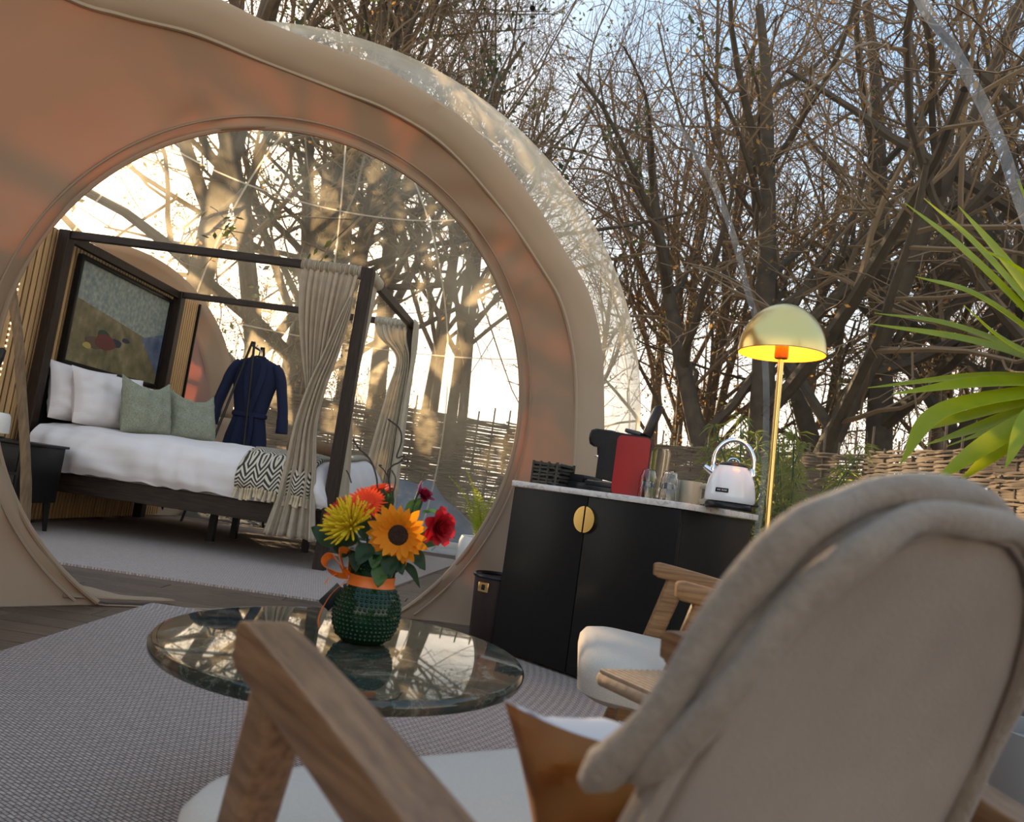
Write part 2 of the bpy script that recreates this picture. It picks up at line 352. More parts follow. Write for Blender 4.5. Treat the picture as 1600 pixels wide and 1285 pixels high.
# ---- polar frame around the round opening between the domes
PN = np.array([-.529, .846, .059]); PN /= np.linalg.norm(PN)
E1 = np.cross(PN, (0, 0, 1.)); E1 /= np.linalg.norm(E1); E2 = np.cross(E1, PN)
A0 = math.asin(1.275 / LR)
def pol(th, rho, r=LR): return LC + r * (math.cos(rho) * PN + math.sin(rho) * (math.cos(th) * E1 + math.sin(th) * E2))
def unpol(p):
    q = np.array(p) - LC; q = q / np.linalg.norm(q); return math.atan2(q @ E2, q @ E1), math.acos(max(-1, min(1, q @ PN)))
def onsph(u, v):
    d = _fw + _Rt * (u - 800) / F - _Up * (v - 642.5) / F; o = CAM - LC
    a, b, c = d @ d, 2 * o @ d, o @ o - LR * LR
    return CAM + d * ((-b + math.sqrt(b * b - 4 * a * c)) / (2 * a))
# upper/right edge of the fabric (hem) on the living dome, from the left wall over the opening down to the floor
hem_raw = [(-2.5, .2, 1.95), (-2.45, .9, 2.05), (-2.33, 1.7, 2.18), (-2.15, 2.3, 2.28)] + [onsph(*q) for q in ((85, -14), (190, 22), (300, 50), (409, 94), (523, 138), (606, 171), (694, 227), (781, 324), (847, 420), (879, 480), (897, 561), (900, 642), (896, 735))] + [(.42, 4.62, .5), (.42, 4.52, -.02)]
def to_sph(p, r=LR): q = np.array(p) - LC; return LC + q / np.linalg.norm(q) * r
hem = [to_sph(p) for p in catmull([to_sph(p) for p in hem_raw], 8)]
hpol = [unpol(p) for p in hem]
front = [(t, r) for t, r in hpol if -1.6 < t < 3.0][::-1]
front = [q for q in front if True]
fth = np.array([q[0] for q in front]); frh = np.array([q[1] for q in front]); o_ = np.argsort(fth); fth, frh = fth[o_], frh[o_]
TH_HI = fth[-1]; TH_LO = fth[0]
def rho_out(th):
    if th > math.pi: th -= 2 * math.pi
    lim = 1.75
    if TH_LO <= th <= TH_HI: lim = float(np.interp(th, fth, frh))
    elif -1.6 < th < TH_LO: lim = float(frh[0])
    r = A0
    while r < lim:
        p = pol(th, r)
        if p[2] < -.01: break
        if (th > 1.9 or th < -1.6) and p[2] > 2.30 - .16 * max(0, 2.3 - p[1]) and th > TH_HI: break
        r += .006
    return min(r, lim)
NT = 300
th_list = [2 * math.pi * k / NT - 1.57 for k in range(NT + 1)]
def gsn(x, m, s): return math.exp(-((x - m) / s) ** 2)
rows = []
ro_cache = []
for th in th_list:
    ro = rho_out(th); ro_cache.append(ro); row = []
    for j in range(25):
        t = j / 24; r = A0 + (ro - A0) * t; d = 0
        # pulled folds in the skirts at both sides of the opening, and slack creases above it
        w = th if th < math.pi else th - 2 * math.pi
        d += .020 * math.sin(w * 21 + 3 * t + 1.5 * math.sin(w * 9)) * gsn(w, -.72, .34) * (1 - .55 * t)
        d += .010 * math.sin(w * 17) * gsn(w, -2.55, .25)
        d += .017 * math.sin(w * 15 + 26 * (r - A0)) * gsn(w, 2.15, .35) * gsn(t, .1, .16)
        d += .011 * math.sin(w * 24 + 34 * (r - A0)) * gsn(w, .9, .5) * gsn(t, .5, .5)
        d += .012 * math.sin(w * 9 - 20 * r) * gsn(w, 2.9, .5) * gsn(t, .6, .3)
        d += .006 * math.sin(7 * w + 9 * r)
        d -= .05 * gsn(t, 0, .10) * .4
        p = pol(th, r, LR - .012 + d); p[2] = max(p[2], 0.004); row.append(tuple(p))
    rows.append(row)
wall_f = struct(MB().grid(rows).obj('wall_front', M_fabric, solid=.004), 'beige tent fabric wall with round opening to the bedroom')
rim = [pol(th, A0, LR - .012) for th in th_list if pol(th, A0)[2] > -.0]
k0 = max(range(len(th_list)), key=lambda i: (pol(th_list[i], A0)[2] < 0) * (1 + i * (i < 60)))
rim_pts = [pol(-1.57 + 2 * math.pi * k / 200, A0, LR - .030) for k in range(201)]
seg = [p for p in rim_pts if p[2] > .004]
ib = next(i for i in range(len(rim_pts)) if rim_pts[i][2] > .004)
seg = [p for p in rim_pts[ib:] if p[2] > .004]
MB().tube(seg, .012, 8).obj('rim_cord', M_fabric, wall_f)
seg2 = [pol(-1.57 + 2 * math.pi * k / 200, A0 + .018, LR - .036) for k in range(201)]; seg2 = [p for p in seg2 if p[2] > .004]
MB().tube(seg2, .006, 6).obj('rim_piping', M_fabric, wall_f)
# hem band: broad padded sleeve along the edge, bulging inwards
hp = [p for p in hem if p[2] > -.01]
ups = [-(p - LC) for p in hp]
def hemprof(i):
    w = .165 + .004 * math.sin(i * .31) ; b = .030 + .003 * math.sin(i * .47)
    return [(.012, -.004), (.012, .012), (0, .022), (-w * .3, b), (-w * .62, b * .95 + .003 * math.sin(i * .8)), (-w * .92, .018), (-w, .004), (-w * .95, -.004)]
MB().sweep(hp, hemprof, ups).obj('hem_sleeve', M_hem, wall_f)
MB().tube([np.array(p) - (np.array(p) - LC) / LR * .016 for p in hp], .011, 6).obj('hem_piping', M_hem, wall_f)
# turned-out flap lying on the floor at the left foot of the opening
fa, fb = np.array([-1.66, 3.60, .02]), np.array([-1.49, 3.77, .0])
flap = []
for k in range(9):
    t = k / 8; c = np.array([-1.80, 3.50, .03]) * (1 - t) + np.array([-1.44, 3.83, .012]) * t
    wv = .055 * (1 - t) + .03 * t; hz = .05 * (1 - t) ** 1.5 + .006 * math.sin(9 * t)
    flap.append([tuple(c + np.array([-.72, .69, 0]) * s * wv + np.array([0, 0, hz * (1 - abs(s)) + .006])) for s in (-1, -.5, 0, .5, 1)])
MB().grid(flap).obj('flap', M_fabric, wall_f, solid=.004)
# clear living dome, cut away where the fabric is
thk = np.array(th_list); rok = np.array(ro_cache)
def in_fabric(p):
    t, r = unpol(p)
    if t < -1.57: t += 2 * math.pi
    return r < float(np.interp(t, thk, rok)) - .012
def dome_mesh(C0, R0, nu, nv, keep, zmin=-.02):
    vs, fs = [], []
    for i in range(nu + 1):
        a = math.pi / 2 * 1.6 * i / nu
        for j in range(nv):
            b = 2 * math.pi * j / nv; p = C0 + R0 * np.array([math.sin(a) * math.cos(b), math.sin(a) * math.sin(b), math.cos(a)]); vs.append(p)
    for i in range(nu):
        for j in range(nv):
            f = (i * nv + j, i * nv + (j + 1) % nv, (i + 1) * nv + (j + 1) % nv, (i + 1) * nv + j)
            c = sum(vs[k] for k in f) / 4
            if min(vs[k][2] for k in f) < zmin or not keep(c): continue
            fs.append(f)
    used = sorted({k for f in fs for k in f}); mp = {k: i for i, k in enumerate(used)}
    m = MB(); m.add([vs[k] for k in used], [tuple(mp[k] for k in f) for f in fs]); return m
win1 = struct(dome_mesh(LC, LR, 90, 200, lambda c: not in_fabric(c)).obj('window_1', M_film1), 'clear inflated plastic wall of the living dome')
BN = np.array([-1.6, 0, 0])
def in_round_door(c):   # opaque fabric round the bathroom door, left side behind the bed head
    q = (c - BC) / BR; a = np.array([-.862, .51, -.035]); a /= np.linalg.norm(a); return q @ a > math.cos(.53)
def in_tunnel(c):   # the bubble is open towards the round opening
    q = c - (LC + PN * LR * math.cos(A0)); h = q @ PN
    return h < 1.5 and np.linalg.norm(q - PN * h) < 1.62
win2 = struct(dome_mesh(BC, BR, 80, 160, lambda c: np.linalg.norm(c - LC) > LR - .03 and not in_tunnel(c) and not in_round_door(c)).obj('window_2', M_film2), 'clear inflated plastic bubble over the bedroom')
# welded seams of the living dome
def seam(pts, w, parent, C0=LC, R0=LR, name='seam', sm=None):
    P = [C0 + (np.array(p) - C0) / np.linalg.norm(np.array(p) - C0) * (R0 - .008) for p in catmull(pts, 8)]
    prof = [(-w / 2, -.002), (-w / 2, .003), (-w * .25, .006), (0, .004), (w * .25, .006), (w / 2, .003), (w / 2, -.002)]
    return MB().sweep(P, prof, [-(p - C0) for p in P]).obj(name, sm or M_seam, parent)
seam([(1.40, 4.40, .02), (1.424, 4.412, .6), (1.424, 4.412, 1.113), (1.338, 4.344, 1.668), (1.191, 4.279, 1.994), (1.013, 4.165, 2.329), (.816, 4.053, 2.576), (.557, 3.923, 2.792)], .034, win1)
seam([(2.45, 3.53, 1.6), (2.36, 3.55, 2.0), (2.19, 3.525, 2.346), (2.0, 3.45, 2.637), (1.829, 3.389, 2.839), (1.668, 3.333, 2.995), (1.515, 3.282, 3.12), (1.2, 3.1, 3.4), (.9, 2.7, 3.7)], .05, win1)
for a, b in (((-.184, 3.616, 3.043), (-.30, 3.78, 2.86)), ((-.30, 3.78, 2.86), (-.36, 3.93, 2.70)), ((-.184, 3.616, 3.043), (.255, 3.798, 2.937)), ((.255, 3.798, 2.937), (.557, 3.923, 2.792)), ((-.184, 3.616, 3.043), (-.4, 3.45, 3.1))):
    MB().tube([LC + (np.array(p) - LC) / np.linalg.norm(np.array(p) - LC) * (LR - .01) for p in catmull([a, b], 6)], .0035, 5).obj('seam_cord', M_seam, win1)
MB().tube([to_sph((-.184, 3.616, 3.043), LR - .002), to_sph((-.184, 3.616, 3.043), LR - .03)], [.010, .014], 8).obj('seam_toggle', M_black2, win1)
# seams of the bedroom bubble: meridians from a pole high at the back, and one ring
def bs(az, el): return BC + BR * np.array([math.cos(el) * math.sin(az), math.cos(el) * math.cos(az), math.sin(el)])
for az in (-75, -42, -10, 22, 54, 86):
    pts = [bs(R_(az), R_(e)) for e in (-24, 0, 25, 50, 72)]
    if np.linalg.norm(pts[1] - LC) > LR: seam(pts, .016, win2, BC, BR, sm=M_seam2)
for e in (20, 52):
    pts = [bs(R_(a), R_(e)) for a in range(-85, 100, 15)]; seam(pts, .014, win2, BC, BR, sm=M_seam2)
# fabric round door of the bathroom behind the bed head
da = np.array([-.862, .51, -.035]); da /= np.linalg.norm(da); d1 = np.cross(da, (0, 0, 1.)); d1 /= np.linalg.norm(d1); d2 = np.cross(d1, da)
def dpol(th, rho, r=BR): return BC + r * (math.cos(rho) * da + math.sin(rho) * (math.cos(th) * d1 + math.sin(th) * d2))
def dgrid(r0, r1, n, rr):
    rows = []
    for k in range(97):
        th = 2 * math.pi * k / 96; row = []
        for j in range(n + 1):
            p = dpol(th, r0 + (r1 - r0) * j / n, rr + .008 * math.sin(9 * th + j)); p[2] = max(p[2], .003); row.append(tuple(p))
        rows.append(row)
    return MB().grid(rows)
wl = struct(dgrid(.44, .552, 4, BR - .01).obj('wall_rear', M_hem, solid=.004), 'beige fabric ring around the round bathroom door')
struct(dgrid(.002, .455, 10, BR - .05).obj('door_1', M_pinkfab, solid=.003), 'closed pink-brown fabric door behind the bed head')
MB().tube([p for p in [dpol(2 * math.pi * k / 96, .448, BR - .04) for k in range(97)] if p[2] > .01], .012, 6).obj('door_piping', M_pinkfab, wl)

# ---- slatted wall panel at the bed head
SX = -2.41
backing = struct(MB().box((0, 0, 1.1), (.02, 3.06, 2.2)).obj('wall_left', mat('slat_backing', (.02, .013, .009), .8), loc=bedw(SX - .012, .885, 0), rot=(0, 0, BRZ)), 'oak slatted wall behind the four-poster bed head')
slat_n = MB().box((0, 0, 0), (.012, .027, 2.2), .002, seg=1).mesh('slat', M_slat, False)
slat_w = MB().box((0, 0, 0), (.012, .043, 2.2), .002, seg=1).mesh('slat', M_slat, False)
y = -.62
while y < 2.38:
    p = .062 if y < -.02 else .044
    inst(slat_w if y < -.02 else slat_n, 'slat', backing, (.016, y + p / 2 - .885, 1.1)); y += p
MB().box((0.02, 1.525, 1.1), (.05, .02, 2.2)).obj('end_board', M_black, backing)
M_led = emis('led_strip', (1, .82, .5), 1.2)
for k in range(46): inst(bpy.data.meshes.get('led') or MB().box((0, 0, 0), (.008, .010, .016)).mesh('led', M_led, False), 'led', backing, (.026, -1.135, .30 + k * .041))
# ------------------------------------------------------------------ bed
bed = thing('four_poster_bed', 'dark wooden four-poster bed against the slatted wall', 'bed', NF, BRZ)
post = MB().box((0, 0, 1.095), (.085, .085, 2.19), .006).mesh('post', M_dkwood, False)
for x, y in ((0, .03), (-2.31, .03), (0, 1.82), (-2.31, 1.82)): inst(post, 'post', bed, (x, y, 0))
bx = MB().box((-1.155, 0, 2.162), (2.23, .05, .058), .004).mesh('canopy_beam', M_dkwood_x, False)
inst(bx, 'canopy_beam', bed, (0, .03, 0)); inst(bx, 'canopy_beam', bed, (0, 1.82, 0))
by = MB().box((0, .925, 2.150), (.05, 1.72, .07), .004).mesh('canopy_beam', M_dkwood, False)
inst(by, 'canopy_beam', bed, (0, 0, 0)); inst(by, 'canopy_beam', bed, (-2.31, 0, 0))
rx = MB().box((-1.155, 0, .345), (2.24, .035, .135), .004).mesh('side_rail', M_dkwood_x, False)
inst(rx, 'side_rail', bed, (0, .03, 0)); inst(rx, 'side_rail', bed, (0, 1.82, 0))
MB().box((0, .925, .345), (.035, 1.71, .135), .004).obj('foot_rail', M_dkwood, bed)
MB().box((-2.325, .925, .75), (.04, 1.72, .92), .006).obj('headboard', M_black, bed)
for x, y in ((-1.1, .7), (-1.1, 1.15), (-.4, .92)): MB().box((x, y, .14), (.05, .05, .28)).obj('leg', M_black, bed)
MB().box((-1.155, .925, .30), (2.2, 1.7, .03)).obj('slat_base', M_black, bed)
# mattress and duvet
MB().box((-1.14, .925, .50), (2.16, 1.66, .34), .05, seg=3).obj('mattress', M_white, bed)
def duvet_pt(u, s):
    x = -2.22 + u * 2.26
    # cross profile: near hem -> top -> far hem
    path = [(-.035, .425), (-.065, .47), (-.075, .56), (-.05, .66), (.03, .735), (.16, .765), (.5, .785), (.925, .80), (1.35, .79), (1.69, .765), (1.82, .735), (1.90, .66), (1.92, .56), (1.91, .47), (1.88, .43)]
    q = s * (len(path) - 1); i = min(int(q), len(path) - 2); t = q - i
    y, z = [path[i][k] * (1 - t) + path[i + 1][k] * t for k in (0, 1)]
    side = max(0, min(1, (.74 - z) / .2)); near = max(0, 1 - s * 3)
    w = .010 * math.sin(u * 60 + s * 9 + 3 * math.sin(u * 13)) * (.3 + side) + .008 * math.sin(u * 23 + s * 31)
    w += .012 * math.sin(u * 95 - s * 18) * gsn(u, .12, .15) * near
    y += -w if s < .4 else (w if s > .6 else 0); z += w * .6
    if u > .90:   # rounds over at the foot end
        e = (u - .90) / .10; z -= (z - .43) * (1 - math.sqrt(max(0, 1 - e * e))) ; y += (.925 - y) * .05 * e * e
        x = -2.22 + .90 * 2.26 + e * .19
    z += .05 * gsn(x, -.2, .25) * gsn(y, 1.5, .35)
    return (x, y, z)
duv = MB(); duv.grid([[duvet_pt(i / 90, j / 56) for j in range(57)] for i in range(91)])
r0 = [duvet_pt(1, j / 56) for j in range(57)]; r1 = [(p[0] + .02, p[1], max(.43, p[2] - .0)) for p in r0]
duv.obj('duvet', M_white, bed)
for k in range(3):
    pass
def pillow(name, w, h, d, m, loc, rot, label, group, seed=0, ears=.0, parent=None):
    n = 24; rows = []
    rnd = random.Random(seed); ph = rnd.random() * 6
    for sgn in (1, -1):
        g_ = []
        for i in range(n + 1):
            row = []
            for j in range(n + 1):
                a, b = 2 * i / n - 1, 2 * j / n - 1
                th = max(0, (1 - abs(a) ** 2.6) * (1 - abs(b) ** 2.6)) ** .48
                pin = 1 - .07 * (1 - abs(a) ** 2) * abs(b) ** 4; pin2 = 1 - .07 * (1 - abs(b) ** 2) * abs(a) ** 4
                wr = .010 * math.sin(9 * a + 5 * b + ph) * math.sin(7 * b - 3 * a) + .006 * math.sin(21 * a * b + ph)
                z = b * h / 2 * pin
                if ears and b > .2: z -= ears * (1 - abs(a) ** 1.6) * ((b - .2) / .8) ** 2
                if b < -.6: z += .02 * (abs(a) ** 3)
                row.append((sgn * (th * d / 2 * (1.1 - .25 * b) + wr * th), a * w / 2 * pin2, z))
            g_.append(row)
        rows.append(g_)
    k = MB(); k.grid(rows[0]); k.grid([r[::-1] for r in rows[1]])
    o = k.obj(name, m, parent); o.location = loc; o.rotation_euler = rot
    return tag(o, label, 'pillow' if name == 'pillow' else 'cushion', group)
def bp(x, y, z): return bedw(x, y, z)
pillow('pillow', .66, .46, .20, M_white, bp(-2.17, .40, 1.00), (0, R_(-12), BRZ + R_(-14)), 'white pillow nearest the dark headboard at the near bed side', None, 1)
pillow('pillow', .66, .46, .20, M_white, bp(-1.97, .42, .985), (0, R_(-16), BRZ + R_(-20)), 'white pillow in front of the nearest pillow, beside the sage cushions', None, 2)
pillow('pillow', .68, .44, .18, M_white, bp(-2.10, 1.28, .985), (0, R_(-14), BRZ), 'white pillow at the far side against the headboard', None, 3)
pillow('pillow', .66, .42, .18, M_white, bp(-1.90, 1.26, .96), (0, R_(-20), BRZ), 'white pillow behind the two sage cushions', None, 4)
pillow('cushion', .42, .48, .18, M_sage, bp(-1.68, .44, .985), (0, R_(-16), BRZ + R_(-30)), 'sage green boucle cushion beside the white pillows', None, 5, ears=.10)
pillow('cushion', .42, .46, .18, M_sage, bp(-1.50, .84, .975), (0, R_(-20), BRZ + R_(-36)), 'sage green boucle cushion farther right, toward the blue robe', None, 6, ears=.13)
# throw over the foot half, black and cream zigzag
m, t, p = base_mat('zigzag_throw'); L = t.links.new
tc = t.nodes.new('ShaderNodeTexCoord'); v = nd(t, 'ShaderNodeTexVoronoi', feature='DISTANCE_TO_EDGE'); 
sx = t.nodes.new('ShaderNodeSeparateXYZ'); L(tc.outputs['Object'], sx.inputs[0])
def mth(op, a, b=0., c=0.):
    q = nd(t, 'ShaderNodeMath', operation=op)
    for i, x in enumerate((a, b, c)):
        if hasattr(x, 'links'): L(x, q.inputs[i])
        else: q.inputs[i].default_value = x
    return q.outputs[0]
yz = mth('SUBTRACT', sx.outputs['Z'], sx.outputs['Y'])
zg = mth('PINGPONG', mth('MULTIPLY', sx.outputs['X'], 1.0), .045)
st_ = mth('FRACT', mth('MULTIPLY', mth('ADD', yz, zg), 34.))
r = ramp(t, [(.48, (.035, .032, .028)), (.56, (.58, .52, .41))]); L(st_, r.inputs[0]); L(r.outputs[0], p.inputs['Base Color']); p.inputs['Roughness'].default_value = .95
M_zig = m
throw = MB(); rows = []
for i in range(31):
    u = i / 30; x = -.66 + .54 * u; row = []
    for j in range(41):
        s = .09 + j / 40 * .80
        q = duvet_pt((x + 2.22) / 2.26, s); n_ = Vector((0, (-1 if s < .3 else 0) + (1 if s > .75 else 0), 1 if .2 < s < .85 else .2)).normalized()
        e = .014 + .004 * math.sin(u * 17 + j * .5) + (.01 if 0 < i < 30 else 0)
        row.append((q[0], q[1] + n_.y * e, q[2] + n_.z * e))
    rows.append(row)
th_ = throw.grid(rows).obj('throw_blanket', M_zig, solid=.008, loc=NF, rot=(0, 0, BRZ)); tag(th_, 'black and cream zigzag throw with tassels across the bed foot', 'blanket')
tass = MB().tube([(0, 0, 0), (0, -.006, -.018), (0, -.004, -.03), (0, -.008, -.078)], [.006, .011, .008, .014], 6).mesh('tassel', mat('cream_tassel', (.52, .42, .28), .95), True)
for k in range(26):
    q = rows[0][0]; x = -.655 + .525 * k / 25; qq = duvet_pt((x + 2.22) / 2.26, .09)
    inst(tass, 'tassel', th_, (qq[0], qq[1] - .016 - .006 * hsh(k), qq[2] + .012), (R_(8 * (hsh(k, 2) - .5)), R_(22 * (hsh(k) - .5)), 0), (1, 1, .85 + .4 * hsh(k, 3)))
# rolled towel
tw = MB(); sp = []
for k in range(60): a = k / 59 * 6 * math.pi; sp.append((.012 + .0022 * a * 1.05, a))
rowsA = [[(0 + l * .36, r_ * math.cos(a), r_ * math.sin(a)) for r_, a in sp] for l in (0, .03, .5, .97, 1)]
tw.grid(rowsA); tag(tw.obj('rolled_towel', mat('brown_towel', (.20, .115, .065), .95, c2=(.14, .08, .045), ns=120, bump=.6, bs=200), solid=.006, loc=bedw(-.50, .40, .862), rot=(0, R_(2), BRZ + R_(6))), 'rolled brown towel lying on the zigzag throw', 'towel')

# ---- curtains on the foot posts
def cloth(rowsdef, folds, amp, nu=72, ph=0., wob=0.):
    """rowsdef: (z, x0, y0, x1, y1, depth scale): pleated sheet between two edges, row by row"""
    R = catmull(rowsdef, 7); out = []
    for q in R:
        z, x0, y0, x1, y1, a = q; row = []
        L_ = math.hypot(x1 - x0, y1 - y0) + 1e-6; nx, ny = -(y1 - y0) / L_, (x1 - x0) / L_
        for j in range(nu + 1):
            s = j / nu; w = amp * a * (math.sin(2 * math.pi * folds * s + ph + wob * z) + .35 * math.sin(2 * math.pi * folds * 2.3 * s + 1.3 + ph))
            row.append((x0 + (x1 - x0) * s + nx * w, y0 + (y1 - y0) * s + ny * w, z + .006 * math.sin(18 * s + ph)))
        out.append(row)
    return MB().grid(out)
def header(x0, y0, x1, y1, z, m, parent, n=26):
    k = MB(); pts = []; rr = []
    for i in range(n * 4 + 1):
        s = i / (n * 4); pts.append((x0 + (x1 - x0) * s, y0 + (y1 - y0) * s, z)); rr.append(.046 + .006 * math.sin(i * math.pi / 2 + 1.1 * math.sin(i * .7)))
    return k.tube(pts, rr, 14, up=(0, 0, 1)).obj('header', m, parent)
c1 = thing('curtain', 'taupe linen curtain twisted round the near foot post of the bed', 'curtain', NF, BRZ)
header(-.49, .03, -.045, .03, 2.155, M_curt, c1)
cloth([(2.13, -.49, .0, -.06, .0, .6), (1.95, -.47, -.03, -.07, -.03, 1.), (1.7, -.42, -.045, -.10, -.045, 1.1), (1.48, -.36, -.05, -.13, -.05, .9), (1.25, -.29, -.055, -.17, -.055, .6), (1.05, -.26, -.055, -.18, -.055, .4)], 9, .014, ph=.4).obj('upper_drape', M_curt, c1, solid=.003)
cloth([(1.95, -.085, -.055, -.05, -.05, .3), (1.75, -.14, -.075, -.06, -.055, .6), (1.5, -.20, -.09, -.09, -.075, .9), (1.28, -.26, -.10, -.13, -.085, 1.), (1.0, -.31, -.10, -.15, -.08, 1.1), (.7, -.33, -.10, -.11, -.07, 1.3), (.45, -.355, -.10, -.075, -.07, 1.7), (.21, -.40, -.11, -.03, -.08, 2.2)], 5, .013, ph=1.).obj('lower_drape', M_curt, c1, solid=.003)
header(0, .075, 0, .33, 2.155, M_curt2, c1, 14)
cloth([(2.13, .0, .08, .0, .33, .6), (1.9, .0, .09, .0, .27, 1.), (1.6, .0, .085, .0, .20, .9), (1.25, .0, .08, .0, .15, .6), (.95, .01, .08, .02, .22, 1.), (.6, .02, .08, .03, .32, 1.2), (.21, .03, .08, .04, .42, 1.6)], 6, .014, ph=2.).obj('foot_drape', M_curt2, c1, solid=.003)
c2 = thing('curtain', 'cream linen curtain gathered on the far foot post, lit by sun', 'curtain', NF, BRZ)
header(-.36, 1.82, -.05, 1.82, 2.155, M_curt2, c2, 16)
cloth([(2.13, -.36, 1.79, -.05, 1.79, .6), (2.0, -.30, 1.78, -.02, 1.78, 1.), (1.82, -.10, 1.76, .03, 1.77, .8), (1.5, -.13, 1.75, .04, 1.77, .9), (1.2, -.17, 1.75, .04, 1.77, 1.1), (.8, -.22, 1.75, .05, 1.77, 1.3), (.4, -.27, 1.74, .06, 1.77, 1.5), (.2, -.29, 1.74, .06, 1.77, 1.6)], 6, .014, ph=.8).obj('drape', M_curt2, c2, solid=.003)
cloth([(2.18, .05, 1.62, .05, 1.82, .6), (1.95, .055, 1.68, .055, 1.84, 1.), (1.75, .06, 1.72, .06, 1.83, .7), (1.4, .06, 1.70, .06, 1.84, .9), (.8, .07, 1.66, .07, 1.85, 1.2), (.2, .08, 1.62, .08, 1.86, 1.5)], 4, .013, ph=.2).obj('side_drape', M_curt2, c2, solid=.003)

# ---- painting on the slatted wall: a plain generic beach scene
pa = thing('painting', 'large black-framed beach painting above the pillows', 'painting', bedw(SX + .035, 1.05, 1.66), BRZ)
PWd, PHt = 1.45, .84
for (y0, z0, dy, dz) in ((0, PHt / 2, PWd, .035), (0, -PHt / 2, PWd, .035), (-PWd / 2, 0, .035, PHt + .035), (PWd / 2, 0, .035, PHt + .035)):
    MB().box((.012, y0, z0), (.045, dy, dz), .003).obj('frame_bar', M_black, pa)
m, t, p = base_mat('canvas'); L = t.links.new
tc = t.nodes.new('ShaderNodeTexCoord'); sx = t.nodes.new('ShaderNodeSeparateXYZ'); L(tc.outputs['Object'], sx.inputs[0])
n = t.nodes.new('ShaderNodeTexNoise'); n.inputs['Scale'].default_value = 26; n.inputs['Detail'].default_value = 4; L(tc.outputs['Object'], n.inputs[0])
n2 = t.nodes.new('ShaderNodeTexNoise'); n2.inputs['Scale'].default_value = 9; n2.inputs['Detail'].default_value = 5; L(tc.outputs['Object'], n2.inputs[0])
skyc = ramp(t, [(.3, (.16, .20, .20)), (.5, (.25, .28, .24)), (.7, (.36, .37, .31))]); L(n.outputs[0], skyc.inputs[0])
sand = ramp(t, [(.3, (.10, .085, .04)), (.55, (.19, .155, .075)), (.75, (.30, .25, .14))]); L(n2.outputs[0], sand.inputs[0])
seac = ramp(t, [(.3, (.06, .08, .15)), (.6, (.13, .16, .22)), (.78, (.38, .40, .34))]); L(n2.outputs[0], seac.inputs[0])
def lt(a, thr, sc=1.0):
    q = nd(t, 'ShaderNodeMath', operation='LESS_THAN'); L(a, q.inputs[0]); q.inputs[1].default_value = thr; return q.outputs[0]
def madd(a, k, b):
    q = nd(t, 'ShaderNodeMath', operation='MULTIPLY_ADD'); L(a, q.inputs[0]); q.inputs[1].default_value = k; L(b, q.inputs[2]); return q.outputs[0]
zs = madd(sx.outputs['Y'], .11, sx.outputs['Z'])
m1 = t.nodes.new('ShaderNodeMixRGB'); L(lt(zs, .03), m1.inputs[0]); L(skyc.outputs[0], m1.inputs[1]); L(sand.outputs[0], m1.inputs[2])
cst = madd(sx.outputs['Y'], -.30, sx.outputs['Z']); ng = nd(t, 'ShaderNodeMath', operation='MULTIPLY'); L(lt(cst, -.13), ng.inputs[0])
band = nd(t, 'ShaderNodeMath', operation='GREATER_THAN'); L(madd(sx.outputs['Y'], .75, sx.outputs['Z']), band.inputs[0]); band.inputs[1].default_value = .22; L(band.outputs[0], ng.inputs[1])
m2 = t.nodes.new('ShaderNodeMixRGB'); L(ng.outputs[0], m2.inputs[0]); L(m1.outputs[0], m2.inputs[1]); L(seac.outputs[0], m2.inputs[2])
L(m2.outputs[0], p.inputs['Base Color']); p.inputs['Roughness'].default_value = .6
b = t.nodes.new('ShaderNodeBump'); b.inputs['Strength'].default_value = .3; b.inputs['Distance'].default_value = .004; L(n.outputs[0], b.inputs['Height']); L(b.outputs[0], p.inputs['Normal'])
M_canvas = m
MB().box((0, 0, 0), (.02, PWd, PHt)).obj('canvas', M_canvas, pa, False)
# plain dabs of paint on the canvas
M_hull = [mat('paint_dark_red', (.13, .03, .025), .6), mat('paint_blue_black', (.012, .025, .05), .6), mat('paint_green', (.02, .055, .035), .6), mat('paint_ochre', (.42, .33, .08), .6), mat('paint_brown', (.11, .07, .045), .6)]
def dab(poly, mi, h=.0125):
    k = MB(); n_ = len(poly); k.add([(h, y_, z_) for y_, z_ in poly] + [(h - .004, y_, z_) for y_, z_ in poly], [tuple(range(n_))] + [(i, (i + 1) % n_, (i + 1) % n_ + n_, i + n_) for i in range(n_)]); k.obj('paint_dab', M_hull[mi], pa, False)
for cy, cz, w_, h_, mi, hh in ((-.34, -.20, .26, .10, 4, .0122), (-.20, -.17, .30, .13, 0, .0132), (-.24, -.12, .18, .09, 2, .0118), (-.05, -.15, .20, .07, 1, .012), (-.44, -.24, .12, .05, 3, .0125), (.10, -.10, .12, .04, 1, .0121)):
    dab([(cy + w_ / 2 * math.cos(q) * (1 + .12 * math.sin(3 * q + cy * 20)), cz + h_ / 2 * math.sin(q)) for q in np.linspace(0, 2 * math.pi, 15)[:-1]], mi, hh)   # plain rounded rocks on the beach
